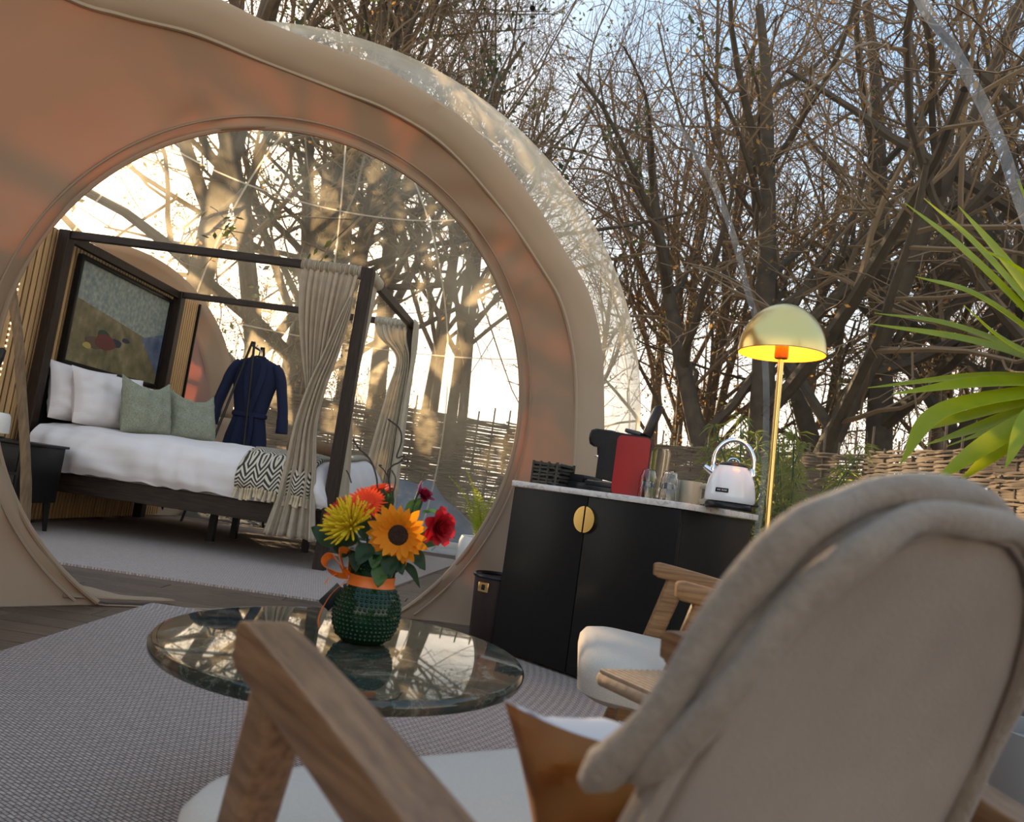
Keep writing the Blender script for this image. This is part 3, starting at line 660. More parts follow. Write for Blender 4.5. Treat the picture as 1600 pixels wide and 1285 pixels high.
# ---- nightstand, lamp, wall light
ns = thing('nightstand', 'black nightstand with tapered legs beside the bed head', 'nightstand', bedw(-2.10, -.38, 0), BRZ)
MB().box((0, 0, .40), (.46, .44, .38), .006).obj('body', M_black, ns)
MB().box((0, 0, .597), (.49, .48, .018), .004).obj('top', M_black, ns)
for z in (.31, .49):
    dr = MB().box((0, -.223, z), (.42, .014, .16), .003).obj('drawer', M_black, ns); MB().lathe([(.004, 0), (.012, .004), (.012, .012), (.004, .018)], 12).xf(Matrix.Translation((0.06, -.23, z)) @ Matrix.Rotation(R_(90), 4, 'X')).obj('knob', M_black2, dr)
for x in (-.19, .19):
    for y in (-.18, .18): MB().tube([(x, y, .21), (x * 1.1, y * 1.08, 0)], [.024, .014], 8).obj('leg', M_black, ns)
tl = thing('table_lamp', 'small white table lamp on the black nightstand', 'lamp', bedw(-2.17, -.46, .606), BRZ)
MB().lathe([(.045, 0), (.045, .012), (.012, .016), (.012, .04)], 20).obj('base', M_black2, tl)
MB().lathe([(.066, .035), (.064, .10), (.058, .15), (.045, .168), (.0, .172)], 24, cap1=False).obj('shade', mat('white_glass', (.72, .70, .66), .3), tl)
sc_ = thing('wall_light', 'black adjustable reading light on the slatted wall', 'lamp', bedw(SX + .03, -.37, .87), BRZ)
MB().box((.006, .0, 0), (.014, .15, .10), .004).obj('wall_plate', M_black2, sc_)
MB().tube([(.01, -.05, .05), (.05, -.05, .10), (.07, -.05, .16)], .008, 8).obj('arm', M_black2, sc_)
MB().tube([(.06, -.085, .14), (.07, -.075, .17), (.085, -.055, .27), (.09, -.047, .33), (.09, -.045, .34)], [.022, .031, .031, .026, .012], 14).obj('lamp_head', M_black2, sc_)
st = MB(); st.tube(catmull([(-2.63, 4.62, .0), (-2.66, 4.61, .3), (-2.72, 4.60, .6), (-2.815, 4.6, .95), (-2.88, 4.6, 1.2), (-2.975, 4.6, 1.47), (-3.06, 4.58, 1.75)], 5), [.030] * 8 + [.027] * 23, 8)
tag(st.obj('wooden_pole', mat('weathered_wood_pole', (.13, .08, .04), .75, c2=(.24, .155, .08), ns=7, stretch=(10, 10, 1), bump=.3)), 'crooked pale wooden pole standing before the nightstand', 'pole')

# ---- robe on an A-frame rack
rk = thing('clothes_rack', 'black A-frame clothes rack behind the bed carrying the robe', 'rack', (-2.55, 8.0, 0))
ap = Vector((-.10, 0, 1.83))
for q in ((-.42, -.22, 0), (.10, -.22, 0), (-.36, .35, 0), (.16, .35, 0)):
    MB().tube([(ap.x + .02 * (q[0] > 0), q[1] * .55, 1.84), (q[0], q[1] * 1.25, 0)], .013, 8).obj('leg', M_black2, rk)
MB().tube([(ap.x, -.13, 1.80), (ap.x, .20, 1.80)], .012, 8).obj('top_bar', M_black2, rk)
MB().tube([(-.34, .02, .25), (.07, .02, .25)], .010, 8).obj('stretcher', M_black2, rk)
rbz = thing('bathrobe', 'navy bathrobe hanging on the black A-frame rack', 'robe', (-2.60, 8.03, 0), R_(8))
prof = [(1.70, .05, .045), (1.69, .10, .06), (1.665, .17, .07), (1.62, .225, .075), (1.55, .235, .08), (1.45, .215, .085), (1.30, .185, .08), (1.20, .165, .07), (1.12, .15, .065), (1.05, .165, .075), (.90, .20, .085), (.70, .225, .09), (.58, .235, .09)]
rows = []
for z, w, d in prof:
    rows.append([(w * math.cos(2 * math.pi * j / 40), d * math.sin(2 * math.pi * j / 40) * (1 + .18 * math.sin(11 * 2 * math.pi * j / 40) * (z < 1.15)) , z) for j in range(40)])
MB().grid(rows, True).obj('body', M_navy, rbz, solid=.006)
for s in (-1, 1):
    sl_ = MB().tube(catmull([(s * .17, 0, 1.645), (s * .235, 0, 1.53), (s * .275, -.01, 1.38), (s * .315, -.02, 1.20), (s * .335, -.03, 1.05), (s * .34, -.03, .98)], 5), [.07] * 2 + [.085] * 7 + [.080] * 9 + [.088] * 4 + [.092] * 4, 16, cap=False, flat=.62).obj('sleeve', M_navy, rbz, solid=.005)
    MB().sweep(catmull([(s * .045, -.055, 1.71), (s * .075, -.088, 1.55), (s * .04, -.10, 1.32), (s * .0, -.085, 1.14)], 6), [(-.028, 0), (-.028, .012), (.028, .012), (.028, 0)], [(0, -1, 0)] * 19).obj('lapel', M_navy, rbz)
MB().tube([(.155 * math.cos(a), -.005 + .075 * math.sin(a), 1.12) for a in np.linspace(0, 2 * math.pi, 33)], .02, 8, flat=1.4).obj('belt', M_navy, rbz)
MB().sweep(catmull([(.03, -.085, 1.12), (.05, -.10, .98), (.045, -.10, .80)], 5), [(-.02, 0), (-.02, .01), (.02, .01), (.02, 0)], [(0, -1, 0)] * 11).obj('belt_end', M_navy, rbz)
hg = thing('coat_hanger', 'dark coat hanger holding the navy robe on the rack', 'hanger', (-2.60, 8.03, 0), R_(8))
MB().tube(catmull([(-.18, 0, 1.64), (-.05, 0, 1.71), (0, 0, 1.72), (.05, 0, 1.71), (.18, 0, 1.64)], 4), .010, 6).obj('bar', M_dkwood_x, hg)
MB().tube(catmull([(0, 0, 1.72), (0, 0, 1.775), (-.02, .01, 1.80), (-.045, .03, 1.835), (-.06, .055, 1.81)], 4), .004, 6).obj('hook', M_chrome, hg)
# ------------------------------------------------------------------ coffee table with the bouquet
TC = Vector((-.262, 1.646, 0))
ct = thing('coffee_table', 'low round coffee table with dark green marble top', 'table', TC)
MB().lathe([(.0, .372), (.352, .372), (.366, .375), (.371, .382), (.371, .392), (.366, .399), (.355, .40), (.0, .40)], 96, cap0=False, cap1=False, sx=.975, sy=1.065).obj('table_top', M_marble, ct)
MB().lathe([(.0, 0), (.20, 0), (.20, .012), (.05, .02), (.035, .04), (.032, .33), (.05, .35), (.16, .371), (0, .371)], 40, cap0=False, cap1=False).obj('pedestal', M_black, ct)
VB = Vector((-.237, 1.687, .4005))
K = 1.687 / 1250
vase = thing('vase', 'dark green hobnail glass vase on the marble table', 'vase', VB)
vp = [(.034, 0), (.046, .003), (.056, .014), (.066, .036), (.069, .058), (.066, .080), (.058, .10), (.050, .113), (.046, .122), (.0455, .14), (.048, .155), (.054, .172), (.058, .184)]
vin = [(r - .004, z) for r, z in vp[1:]][::-1]
MB().lathe(vp + vin, 48, cap1=False).obj('glass_body', M_vase, vase)
hob = MB(); zz = .014
def vr(z): return float(np.interp(z, [q[1] for q in vp], [q[0] for q in vp]))
row = 0
while zz < .178:
    if not (.112 < zz < .142):
        r = vr(zz); n = max(20, int(2 * math.pi * r / .0095))
        for j in range(n):
            a = 2 * math.pi * (j + .5 * (row % 2)) / n; c = Vector((r * math.cos(a), r * math.sin(a), zz)); d = Vector((math.cos(a), math.sin(a), (vr(zz - .005) - vr(zz + .005)) / .01)).normalized()
            s = d.orthogonal().normalized(); t = d.cross(s); rad = .0036
            vs_ = [c + s * rad * math.cos(b) + t * rad * math.sin(b) for b in np.arange(6) * math.pi / 3] + [c + d * .0022 + (s * math.cos(b) + t * math.sin(b)) * rad * .62 for b in np.arange(6) * math.pi / 3] + [c + d * .0032]
            hob.add(vs_, [(i, (i + 1) % 6, 6 + (i + 1) % 6, 6 + i) for i in range(6)] + [(6 + i, 6 + (i + 1) % 6, 12) for i in range(6)])
    zz += .0085; row += 1
stuff(hob.obj('hobnails', M_vase, vase))
rb_ = thing('ribbon', 'orange satin ribbon with bow round the vase neck', 'ribbon', VB)
MB().lathe([(.0505, .1145), (.0478, .120), (.0472, .128), (.0480, .1365), (.0470, .1365), (.0462, .128), (.0468, .120), (.0495, .1145)], 40, cap0=False, cap1=False).obj('band', M_ribbon, rb_)
def rib(pts, w, name, up=(0, 0, 1)): 
    P = catmull(pts, 6); return MB().sweep(P, [(-.0005, -w / 2), (.0005, -w / 2), (.0005, w / 2), (-.0005, w / 2)], [Vector(up)] * len(P)).obj(name, M_ribbon, rb_)
rib([(-.046, -.02, .132), (-.062, -.03, .148), (-.085, -.03, .166), (-.098, -.025, .155), (-.090, -.022, .138), (-.068, -.022, .129), (-.046, -.02, .129)], .016, 'bow_loop', (-.5, -.55, .7))
rib([(-.046, -.02, .13), (-.058, -.035, .15), (-.070, -.02, .178), (-.052, -.005, .172), (-.046, -.01, .135)], .014, 'bow_loop', (-.4, -.5, .75))
rib([(-.070, -.025, .13), (-.082, -.03, .122), (-.088, -.034, .108)], .012, 'ribbon_tail', (.4, -.8, .3))
rib([(-.05, -.01, .118), (-.075, -.01, .09), (-.088, -.016, .06), (-.092, -.02, .035), (-.088, -.024, .02)], .010, 'ribbon_tail', (.4, -.8, .3))
tg = MB().box((0, 0, 0), (.030, .0015, .052), .0005).obj('gift_tag', M_black2, None, loc=VB + Vector((-.072, -.012, .082)), rot=(R_(4), R_(38), R_(12)))
tag(tg, 'black paper gift tag hanging from the orange ribbon', 'tag')

def V(px, py, dy=0.):
    """point of the bouquet, dy behind (+) or in front of (-) the vase axis"""
    return at(px, py, 1.687 + dy)
def look(d): return Vector(d).normalized().to_track_quat('Z', 'Y').to_euler()
def petal(l, w, curl, n=6, cup=.2, tip=1.0):
    k = MB(); rows = []
    for i in range(n + 1):
        t = i / n; ww = w * (math.sin(math.pi * min(1, t * .86 + .12)) ** .7) * (1 - .0 * t) if i < n else w * .08 * tip
        z = curl * l * t * t
        rows.append([(l * t, -ww / 2, z + cup * ww * .5), (l * t, 0, z), (l * t, ww / 2, z + cup * ww * .5)])
    return k.grid(rows)
M_sunp = leafy('sunflower_petal', (.78, .23, .003), (.9, .36, .008), .3, .8, c2=(.84, .31, .005))
M_sunc = mat('sunflower_disc', (.012, .006, .003), .9, c2=(.05, .02, .008), ns=260, bump=.8, bs=300)
M_mum = leafy('yellow_mum_petal', (.80, .58, .015), (.9, .72, .04), .3, .8)
M_gerb = leafy('vermilion_gerbera_petal', (.80, .050, .004), (.9, .10, .01), .25, .8, c2=(.86, .09, .008))
M_coral = leafy('coral_gerbera_petal', (.68, .035, .018), (.8, .08, .03), .25, .8, c2=(.72, .07, .035))
M_red = leafy('red_petal', (.42, .006, .012), (.6, .01, .02), .25, .6, c2=(.5, .012, .02))
M_crim = leafy('crimson_petal', (.20, .004, .02), (.4, .01, .05), .25, .6)
M_stem = mat('flower_stem', (.03, .09, .02), .6)
def stem(root, tip, back, parent):
    r = root.matrix_basis.inverted()
    base = VB + Vector((.0 + .02 * (hsh(tip.x) - .5), .01, .10)); mid = (tip + base) / 2 + Vector((0, .01, .02))
    MB().tube([r @ Vector(p) for p in catmull([tip - back * .01, mid, base], 5)], .0026, 6).obj('stem', M_stem, parent)
def flower(name, label, pos, face, mk):
    o = thing(name, label, 'flower', pos); q = Vector(face).normalized(); o.rotation_euler = q.to_track_quat('Z', 'Y').to_euler()
    o.matrix_basis  # keep
    mk(o)
    r = Matrix.Translation(pos) @ q.to_track_quat('Z', 'Y').to_matrix().to_4x4(); ri = r.inverted()
    base = VB + Vector((.03 * (hsh(pos.x, 1) - .5), .03 * (hsh(pos.y, 2) - .5), .10)); mid = pos - q * .035 + (base - pos) * .35
    MB().tube([ri @ Vector(p) for p in catmull([pos - q * .004, mid, base], 5)], .0026, 6).obj('stem', M_stem, o)
    return o
def mk_sun(o):
    pm = petal(.042, .0185, -.10, cup=.25).mesh('petal', M_sunp); pm2 = petal(.034, .015, .12, cup=.25).mesh('petal', M_sunp)
    for i in range(20):
        a = 2 * math.pi * i / 20 + .08 * hsh(i); inst(pm, 'petal', o, (.020 * math.cos(a), .020 * math.sin(a), 0), (0, R_(-4 - 14 * hsh(i, 2)), a), .9 + .25 * hsh(i, 5))
    for i in range(17):
        a = 2 * math.pi * (i + .5) / 17; inst(pm2, 'petal', o, (.019 * math.cos(a), .019 * math.sin(a), .003), (0, R_(-26 - 22 * hsh(i, 4)), a), .85 + .3 * hsh(i, 7))
    MB().lathe([(.0, .007), (.008, .0075), (.015, .0085), (.021, .005), (.022, -.002), (.0, -.004)], 24, cap0=False, cap1=False).obj('disc', M_sunc, o)
    MB().lathe([(.003, -.012), (.018, -.008), (.024, -.003), (.02, -.002)], 12).obj('calyx', M_stem, o)
flower('sunflower', 'orange-yellow sunflower with dark disc facing the camera', V(623, 836, -.055), (-.10, -.93, -.12), mk_sun)
def mk_mum(o):
    k = MB()
    for ring, (n, l, el) in enumerate(((28, .056, 8), (26, .054, 26), (22, .049, 45), (16, .040, 64), (10, .032, 80))):
        for i in range(n):
            a = 2 * math.pi * (i + .5 * ring) / n + .2 * (hsh(i, ring) - .5); e = R_(el + 14 * (hsh(i, ring, 3) - .5)); L_ = l * (.85 + .3 * hsh(i, ring, 5))
            d = np.array([math.cos(e) * math.cos(a), math.cos(e) * math.sin(a), math.sin(e)])
            k.tube([d * L_ * t + np.array([0, 0, .010 * t * t]) for t in (0.02, .5, .85, 1)], [.0015, .0026, .0027, .0014], 5)
    stuff(k.obj('petals', M_mum, o))
    k2 = MB().lathe([(.0, .01), (.007, .006), (.008, 0), (0, -.004)], 10, cap0=False, cap1=False).obj('centre', M_mum, o)
flower('chrysanthemum', 'spiky yellow chrysanthemum at the left of the sunflower', V(548, 822, -.05), (-.42, -.62, .55), mk_mum)
def mk_gerb(mt, R0=.036, n=30):
    def f(o):
        k = MB()
        for ring, (rr, tilt, m_) in enumerate(((1., 6, n), (.9, 16, n - 4), (.55, 32, 20))):
            for i in range(m_):
                a = 2 * math.pi * (i + .5 * ring) / m_; p = petal(R0 * rr * (.9 + .16 * hsh(i, ring)), .0062, -.04, 4, .2, 3.)
                p.xf(Matrix.Rotation(a, 4, 'Z') @ Matrix.Rotation(R_(-tilt), 4, 'Y') @ Matrix.Translation((.004, 0, .001 * ring))); k.add(p.v, p.f)
        stuff(k.obj('petals', mt, o))
        MB().lathe([(.0, .006), (.004, .006), (.0065, .004), (.007, 0), (0, -.004)], 14, cap0=False, cap1=False).obj('disc', mat('gerbera_disc_' + mt.name, (.30, .05, .015), .9, c2=(.6, .2, .04), ns=300), o)
    return f
flower('gerbera', 'bright vermilion gerbera above the yellow chrysanthemum', V(572, 788, -.035), (-.06, -.80, .62), mk_gerb(M_gerb, .039))
flower('gerbera', 'coral red gerbera half hidden at the left of the bouquet', V(527, 802, -.02), (-.75, -.5, .45), mk_gerb(M_coral, .036))
flower('gerbera', 'vermilion gerbera seen from its side at the back top', V(594, 768, .04), (-.25, -.25, .95), mk_gerb(M_gerb, .034))
def mk_ruff(mt, R0, n):
    def f(o):
        k = MB()
        for i in range(n):
            t = (i + .5) / n; a = i * 2.399963; e = R_(8 + 78 * (1 - t) ** .8); l = R0 * (.55 + .45 * t)
            p = petal(l, R0 * .75, .25 - .4 * t, 4, .35, 6.)
            p.xf(Matrix.Rotation(a, 4, 'Z') @ Matrix.Rotation(-e, 4, 'Y') @ Matrix.Translation((.001, 0, 0))); k.add(p.v, p.f)
        stuff(k.obj('petals', mt, o))
    return f
flower('carnation', 'deep red ruffled flower at the right edge of the bouquet', V(682, 824, -.02), (.62, -.66, .10), mk_ruff(M_red, .044, 34))
flower('carnation', 'dark crimson flower behind the sunflower at upper right', V(660, 778, .04), (.45, -.35, .8), mk_ruff(M_crim, .027, 22))
sp_ = flower('bud_spike', 'thin purple bud spike above the crimson flower', V(655, 764, .035), (.12, -.1, .98), lambda o: MB().tube([(0, 0, -.015), (0, 0, .006), (.002, 0, .018)], [.003, .003, .001], 6).obj('spike', mat('purple_bud', (.20, .01, .10), .5), o))
def leaf_mesh(l, w, bend, m):
    k = MB(); rows = []
    for i in range(11):
        t = i / 10; ww = w * math.sin(math.pi * min(1, .04 + t * .96)) ** .75 * (1.15 - .5 * t) if 0 < i < 10 else .0006
        z = -bend * l * t * t
        rows.append([(l * t, q * ww / 2, z + abs(q) * ww * .14 + .002 * math.sin(9 * t + q * 3)) for q in (-1, -.5, 0, .5, 1)])
    return k.grid(rows)
def leaf(px, py, dy, d, nrm, l, w, bend, m, label):
    X = Vector(d).normalized(); N = Vector(nrm); Z = (N - X * N.dot(X)).normalized(); Y = Z.cross(X); Mx = Matrix((X, Y, Z)).transposed()
    o = leaf_mesh(l, w, bend, m).obj('leaf', m, None); o.location = V(px, py, dy); o.rotation_euler = Mx.to_euler(); return o
leaves = tag(bpy.data.objects.new('leaf_spray', None), 'broad dark green leaves round the neck of the bouquet', 'leaves'); col.objects.link(leaves); leaves.location = VB
mi_ = Matrix.Translation(-VB)
for a in ((532, 848, -.02, (-1, -.15, .38), (-.2, -.95, .3), .068, .050, .15, M_leafd), (572, 800, .05, (-.35, .1, 1), (-.2, -.9, .1), .052, .038, .1, M_leafg), (655, 838, 0, (.9, 0, .35), (.1, -.5, .9), .07, .03, .35, M_leafd),
          (600, 850, -.04, (-.25, -.4, -.75), (-.1, -.9, .3), .055, .044, .1, M_leafd), (590, 850, -.045, (.05, -.4, -.9), (0, -.9, .3), .055, .034, .1, M_leafg), (560, 860, -.04, (.05, -.35, -.6), (-.2, -.9, .3), .045, .034, .1, M_leafd),
          (640, 860, -.03, (.6, -.2, -.4), (.2, -.8, .5), .05, .035, .3, M_leafd), (630, 880, -.02, (.75, -.1, -.35), (.2, -.8, .5), .052, .022, 1.0, M_leafd), (650, 855, -.02, (.4, -.1, -.8), (.4, -.8, .2), .045, .018, .3, M_leafg),
          (545, 868, 0, (-.5, -.2, .3), (-.2, -.7, .5), .04, .03, .2, M_leafd), (605, 790, .03, (.1, 0, 1), (0, -1, .1), .04, .022, .1, M_leafd), (600, 800, -.01, (.3, -.2, .8), (0, -.9, .2), .04, .03, .1, M_leafd), (620, 868, -.045, (.3, -.4, -.5), (0, -.9, .3), .045, .03, .1, M_leafd),
          (610, 865, -.05, (.1, -.3, -.5), (0, -.9, .3), .05, .04, .1, M_leafd), (578, 850, -.05, (-.1, -.3, -.3), (0, -.95, .2), .055, .042, .1, M_leafd), (590, 800, .01, (.1, -.1, 1), (0, -.95, .2), .05, .04, .1, M_leafd), (650, 845, -.01, (.5, -.1, .1), (.1, -.9, .4), .055, .04, .2, M_leafd), (560, 838, .0, (-.4, -.1, -.2), (-.1, -.9, .4), .05, .04, .1, M_leafd), (636, 806, .03, (.5, 0, .8), (0, -.9, .3), .05, .034, .1, M_leafd), (598, 880, -.05, (.0, -.35, -.8), (0, -.95, .2), .05, .04, .1, M_leafg),
          (575, 835, -.02, (-.2, -.5, .2), (0, -.9, .3), .05, .04, .1, M_leafd), (660, 800, .02, (.9, 0, .2), (0, -.4, .9), .045, .02, .3, M_leafg)):
    o = leaf(*a, ''); o.parent = leaves; o.matrix_parent_inverse = mi_
tw = tag(bpy.data.objects.new('curly_twig', None), 'curly dark willow twigs rising out of the bouquet', 'twig'); col.objects.link(tw); tw.location = VB
for pts, r in ((((590, 770), (588, 745), (578, 718), (560, 700), (551, 686)), .0019), (((610, 780), (609, 760), (606, 738), (613, 728), (625, 722), (632, 712), (620, 715), (627, 690), (624, 670), (606, 655)), .0018), (((606, 745), (600, 735), (592, 727), (597, 728)), .0012), (((624, 722), (634, 719), (638, 722), (628, 726)), .0012), (((549, 755), (545, 742), (541, 735)), .0014), (((612, 780), (618, 750), (612, 735)), .0014)):
    o = MB().tube(catmull([V(x, y, .02) for x, y in pts], 5), r, 6).obj('twig', mat('dark_twig', (.03, .02, .015), .7), tw); o.matrix_parent_inverse = mi_

# ------------------------------------------------------------------ cabinet and what stands on it
CA = R_(-45); CP = Vector((.378, 3.46, 0)); cx_ = Vector((math.cos(CA), math.sin(CA), 0)); cn_ = Vector((.7071, .7071, 0))
def cab(s, off, z): return CP + cx_ * s + cn_ * off + Vector((0, 0, z))
cb = thing('cabinet', 'black two-door cabinet with pale stone top and half-round brass handles', 'cabinet', CP, CA)
MB().box((.009, .30, .395), (.914, .55, .75), .003).obj('body', M_black, cb)
MB().box((.009, .30, .012), (.86, .50, .024)).obj('plinth', M_black2, cb)
for s, x0, x1 in ((-1, -.448, -.0015), (1, .0015, .466)):
    d = MB().box(((x0 + x1) / 2, .012, .398), (x1 - x0 - .002, .022, .745), .002).obj('door', M_black, cb)
    k = MB(); n = 24; vs_ = []
    for yy in (-.010, .001):
        vs_ += [(s * (.004 + .052 * math.cos(R_(-90 + 180 * i / n))), yy, .672 + .056 * math.sin(R_(-90 + 180 * i / n))) for i in range(n + 1)]
    m_ = n + 1; fs_ = [tuple(range(m_)), tuple(range(m_, 2 * m_))[::-1]] + [(i, (i + 1) % m_, m_ + (i + 1) % m_, m_ + i)[::-1] for i in range(m_)]
    k.add(vs_, fs_).obj('handle', M_brass, d, False)
MB().box((.012, .295, .786), (.945, .605, .026), .003).obj('stone_top', M_topstone, cb)
TZ = .7995
def onc(name, label, cat, s, off, rz=0., group=None): return thing(name, label, cat, cab(s, off, TZ), CA + rz, group)
# woven basket
bk = onc('basket', 'small dark woven basket at the left end of the cabinet', 'basket', -.335, .13)
k = MB(); mrat = mat('black_rattan', (.012, .010, .008), .5, c2=(.05, .042, .03), ns=50)
for i in range(6):
    z = .010 + i * .017; P = [(x, y, z + .003 * math.sin(j * 2.2 + i * math.pi)) for j, (x, y) in enumerate(rrect(.155, .12, .02, 4))]; P.append(P[0]); k.tube(P, .0085, 6)
stuff(k.obj('woven_strands', mrat, bk))
for x, y in ((-.075, -.06), (.075, -.06), (-.075, .06), (.075, .06), (-.025, -.063), (.025, -.063)): MB().tube([(x, y, 0), (x, y, .108)], .0065, 6).obj('upright', mrat, bk)
MB().box((0, 0, .05), (.14, .105, .10), .01).obj('lining', M_black2, bk)
# pod tray
pt = onc('tray', 'low black tray between the basket and the red coffee machine', 'tray', -.185, .23)
MB().box((0, 0, .018), (.20, .17, .034), .005).obj('base', M_black2, pt)
MB().box((-.04, 0, .052), (.11, .15, .034), .006).obj('insert', M_black2, pt)
MB().box((.06, -.02, .045), (.06, .10, .020), .004).obj('insert', M_black2, pt)
# coffee machine, seen from its red side; nose to the left
cm = onc('coffee_machine', 'black capsule coffee machine with red side and raised lid', 'coffee machine', .045, .20, R_(24))
M_redp = mat('red_gloss_plastic', (.33, .003, .008), .3, c2=(.30, .003, .007), ns=5)
def xprism(prof, y0, y1, name, m, parent, bev=.0):
    bm = bmesh.new(); vs_ = [bm.verts.new((x, y0, z)) for x, z in prof]; f = bm.faces.new(vs_); r = bmesh.ops.extrude_face_region(bm, geom=[f])
    bmesh.ops.translate(bm, verts=[v for v in r['geom'] if isinstance(v, bmesh.types.BMVert)], vec=(0, y1 - y0, 0)); bmesh.ops.recalc_face_normals(bm, faces=bm.faces[:])
    if bev: bmesh.ops.bevel(bm, geom=[e for e in bm.edges if abs(e.verts[0].co.y - e.verts[1].co.y) < 1e-6], offset=bev, segments=2, affect='EDGES')
    bm.verts.index_update(); k = MB(); k.add([v.co.copy() for v in bm.verts], [[v.index for v in f.verts] for f in bm.faces]); bm.free(); return k.obj(name, m, parent)
def rp(x0, x1, z0, z1, r): return [(x + (x0 + x1) / 2, z + (z0 + z1) / 2) for x, z in rrect(x1 - x0, z1 - z0, r, 5)]
xprism(rp(-.055, .095, 0, .262, .022), -.055, -.043, 'side_panel', M_redp, cm, .003)['label'] = 'glossy red side panel'
xprism(rp(-.055, .095, 0, .262, .022), .043, .055, 'side_panel', M_redp, cm, .003)
xprism([(-.055, 0), (.097, 0), (.097, .235), (.08, .268), (-.02, .272), (-.15, .278), (-.175, .262), (-.178, .225), (-.16, .205), (-.135, .195), (-.135, .06), (-.055, .05)], -.044, .044, 'body', M_black2, cm, .004)
MB().tube([(-.188, 0, .242), (-.17, 0, .242), (-.10, 0, .240), (-.06, 0, .236)], [.034, .042, .044, .040], 24, flat=1.).obj('nose', M_black2, cm)
MB().lathe([(.024, 0), (.024, .004), (.02, .006), (0, .004)], 20, cap1=False).xf(Matrix.Translation((-.188, 0, .242)) @ Matrix.Rotation(R_(-90), 4, 'Y')).obj('nose_cap', mat('dark_chrome', (.12, .12, .12), .12, 1.), cm)
MB().tube([(-.135, 0, .21), (-.135, 0, .165)], [.022, .015], 14).obj('spout', M_black2, cm)
for x in (-.148, -.118): MB().box((x, -.016, .158), (.018, .006, .008), .001).obj('spout_lip', M_chrome, cm)
MB().box((-.115, 0, .035), (.13, .095, .020), .004).obj('drip_tray', M_black2, cm); MB().box((-.115, 0, .012), (.12, .09, .024), .003).obj('drip_base', M_black2, cm)
MB().box((-.115, 0, .0465), (.11, .08, .003)).obj('drip_grid', M_chrome, cm)
lid = MB().box((0, 0, .072), (.034, .086, .15), .008).obj('lid', M_black2, cm, loc=(.062, 0, .272), rot=(0, R_(16), R_(22))); MB().box((-.0175, 0, .078), (.003, .064, .11), .001).obj('lid_window', mat('grey_glass', (.05, .055, .06), .12), lid)
MB().box((.005, 0, .284), (.075, .07, .018), .006, Matrix.Rotation(R_(8), 3, 'Y')).obj('lever', mat('grey_plastic', (.06, .06, .062), .3), cm)
M_glass = None
def glass(name, tint=(1, 1, 1), rough=.0, ior=1.45):
    m, t, p = base_mat(name); p.inputs['Base Color'].default_value = c4(tint); p.inputs['Transmission Weight'].default_value = 1; p.inputs['Roughness'].default_value = rough; p.inputs['IOR'].default_value = ior
    return m
M_glass = glass('clear_glass'); M_tank = glass('frosted_tank', (.9, .88, .84), .12, 1.15)
MB().tube([(.135, 0, .012), (.135, 0, .10), (.137, 0, .205), (.137, 0, .222)], [.040, .040, .043, .038], 24).obj('water_tank', M_tank, cm)
# ribbed glasses, two stacks of two, mouth down
gp_ = []
for i in range(13):
    z = [0, .002, .012, .03, .042, .05, .058, .066, .074, .078, .080, .080, .078][i]; gp_.append(([.036, .037, .036, .036, .0365, .036, .034, .031, .027, .022, .012, .004, .0][i], z))
def tumbler(parent):
    k = MB(); n = 36
    prof = [(.037, 0), (.0365, .02), (.0355, .042), (.030, .052), (.028, .068), (.024, .074), (.0, .075)]
    vs_ = []; 
    for r, z in prof: vs_ += [(r * (1 + .035 * (j % 2) * (r > .02)) * math.cos(2 * math.pi * j / n), r * (1 + .035 * (j % 2) * (r > .02)) * math.sin(2 * math.pi * j / n), z) for j in range(n)]
    for r, z in [(q[0] * .90, q[1] - (.004 if i > 3 else 0)) for i, q in enumerate(prof)]: vs_ += [(r * math.cos(2 * math.pi * j / n), r * math.sin(2 * math.pi * j / n), max(0, z)) for j in range(n)]
    K_ = len(prof); fs_ = []
    for i in range(K_ - 1):
        for j in range(n):
            a, b, c, d = i * n + j, i * n + (j + 1) % n, (i + 1) * n + (j + 1) % n, (i + 1) * n + j; fs_.append((a, b, c, d)); o_ = K_ * n; fs_.append((d + o_, c + o_, b + o_, a + o_))
    for j in range(n): fs_.append((j, j + K_ * n, (j + 1) % n + K_ * n, (j + 1) % n))
    return k.add(vs_, fs_)
tm = tumbler(None).mesh('tumbler', M_glass)
for nm, s, off, z, lab in (('a', .185, .16, 0, 'lower ribbed glass of the stack beside the red machine'), ('b', .185, .16, .050, 'upper ribbed glass of the stack beside the red machine'), ('c', .292, .16, 0, 'lower ribbed glass of the stack before the sage mug'), ('d', .292, .16, .050, 'upper ribbed glass of the stack before the sage mug')):
    o = inst(tm, 'drinking_glass', None, cab(s, off, TZ + z), (0, 0, CA)); tag(o, lab, 'glass', 'ribbed glasses stacked on the cabinet')
M_mug = mat('sage_stoneware', (.40, .39, .29), .35, c2=(.36, .35, .26), ns=8)
def mug(s, off, lab, hz):
    o = onc('mug', lab, 'mug', s, off, hz, 'sage stoneware mugs on the cabinet')
    MB().lathe([(.0, .003), (.040, .0), (.045, .004), (.047, .02), (.047, .095), (.046, .099), (.043, .097), (.042, .012), (0, .010)], 36, cap0=False, cap1=False).obj('cup', M_mug, o)
    MB().tube(catmull([(.044, 0, .082), (.068, 0, .086), (.079, 0, .068), (.077, 0, .035), (.060, 0, .020), (.044, 0, .022)], 5), .0075, 10, flat=1.5).obj('handle', M_mug, o)
    return o
mug(.318, .29, 'sage stoneware mug with its handle toward the kettle', R_(4)); mug(.245, .31, 'sage stoneware mug half hidden between the glass stacks', R_(160))
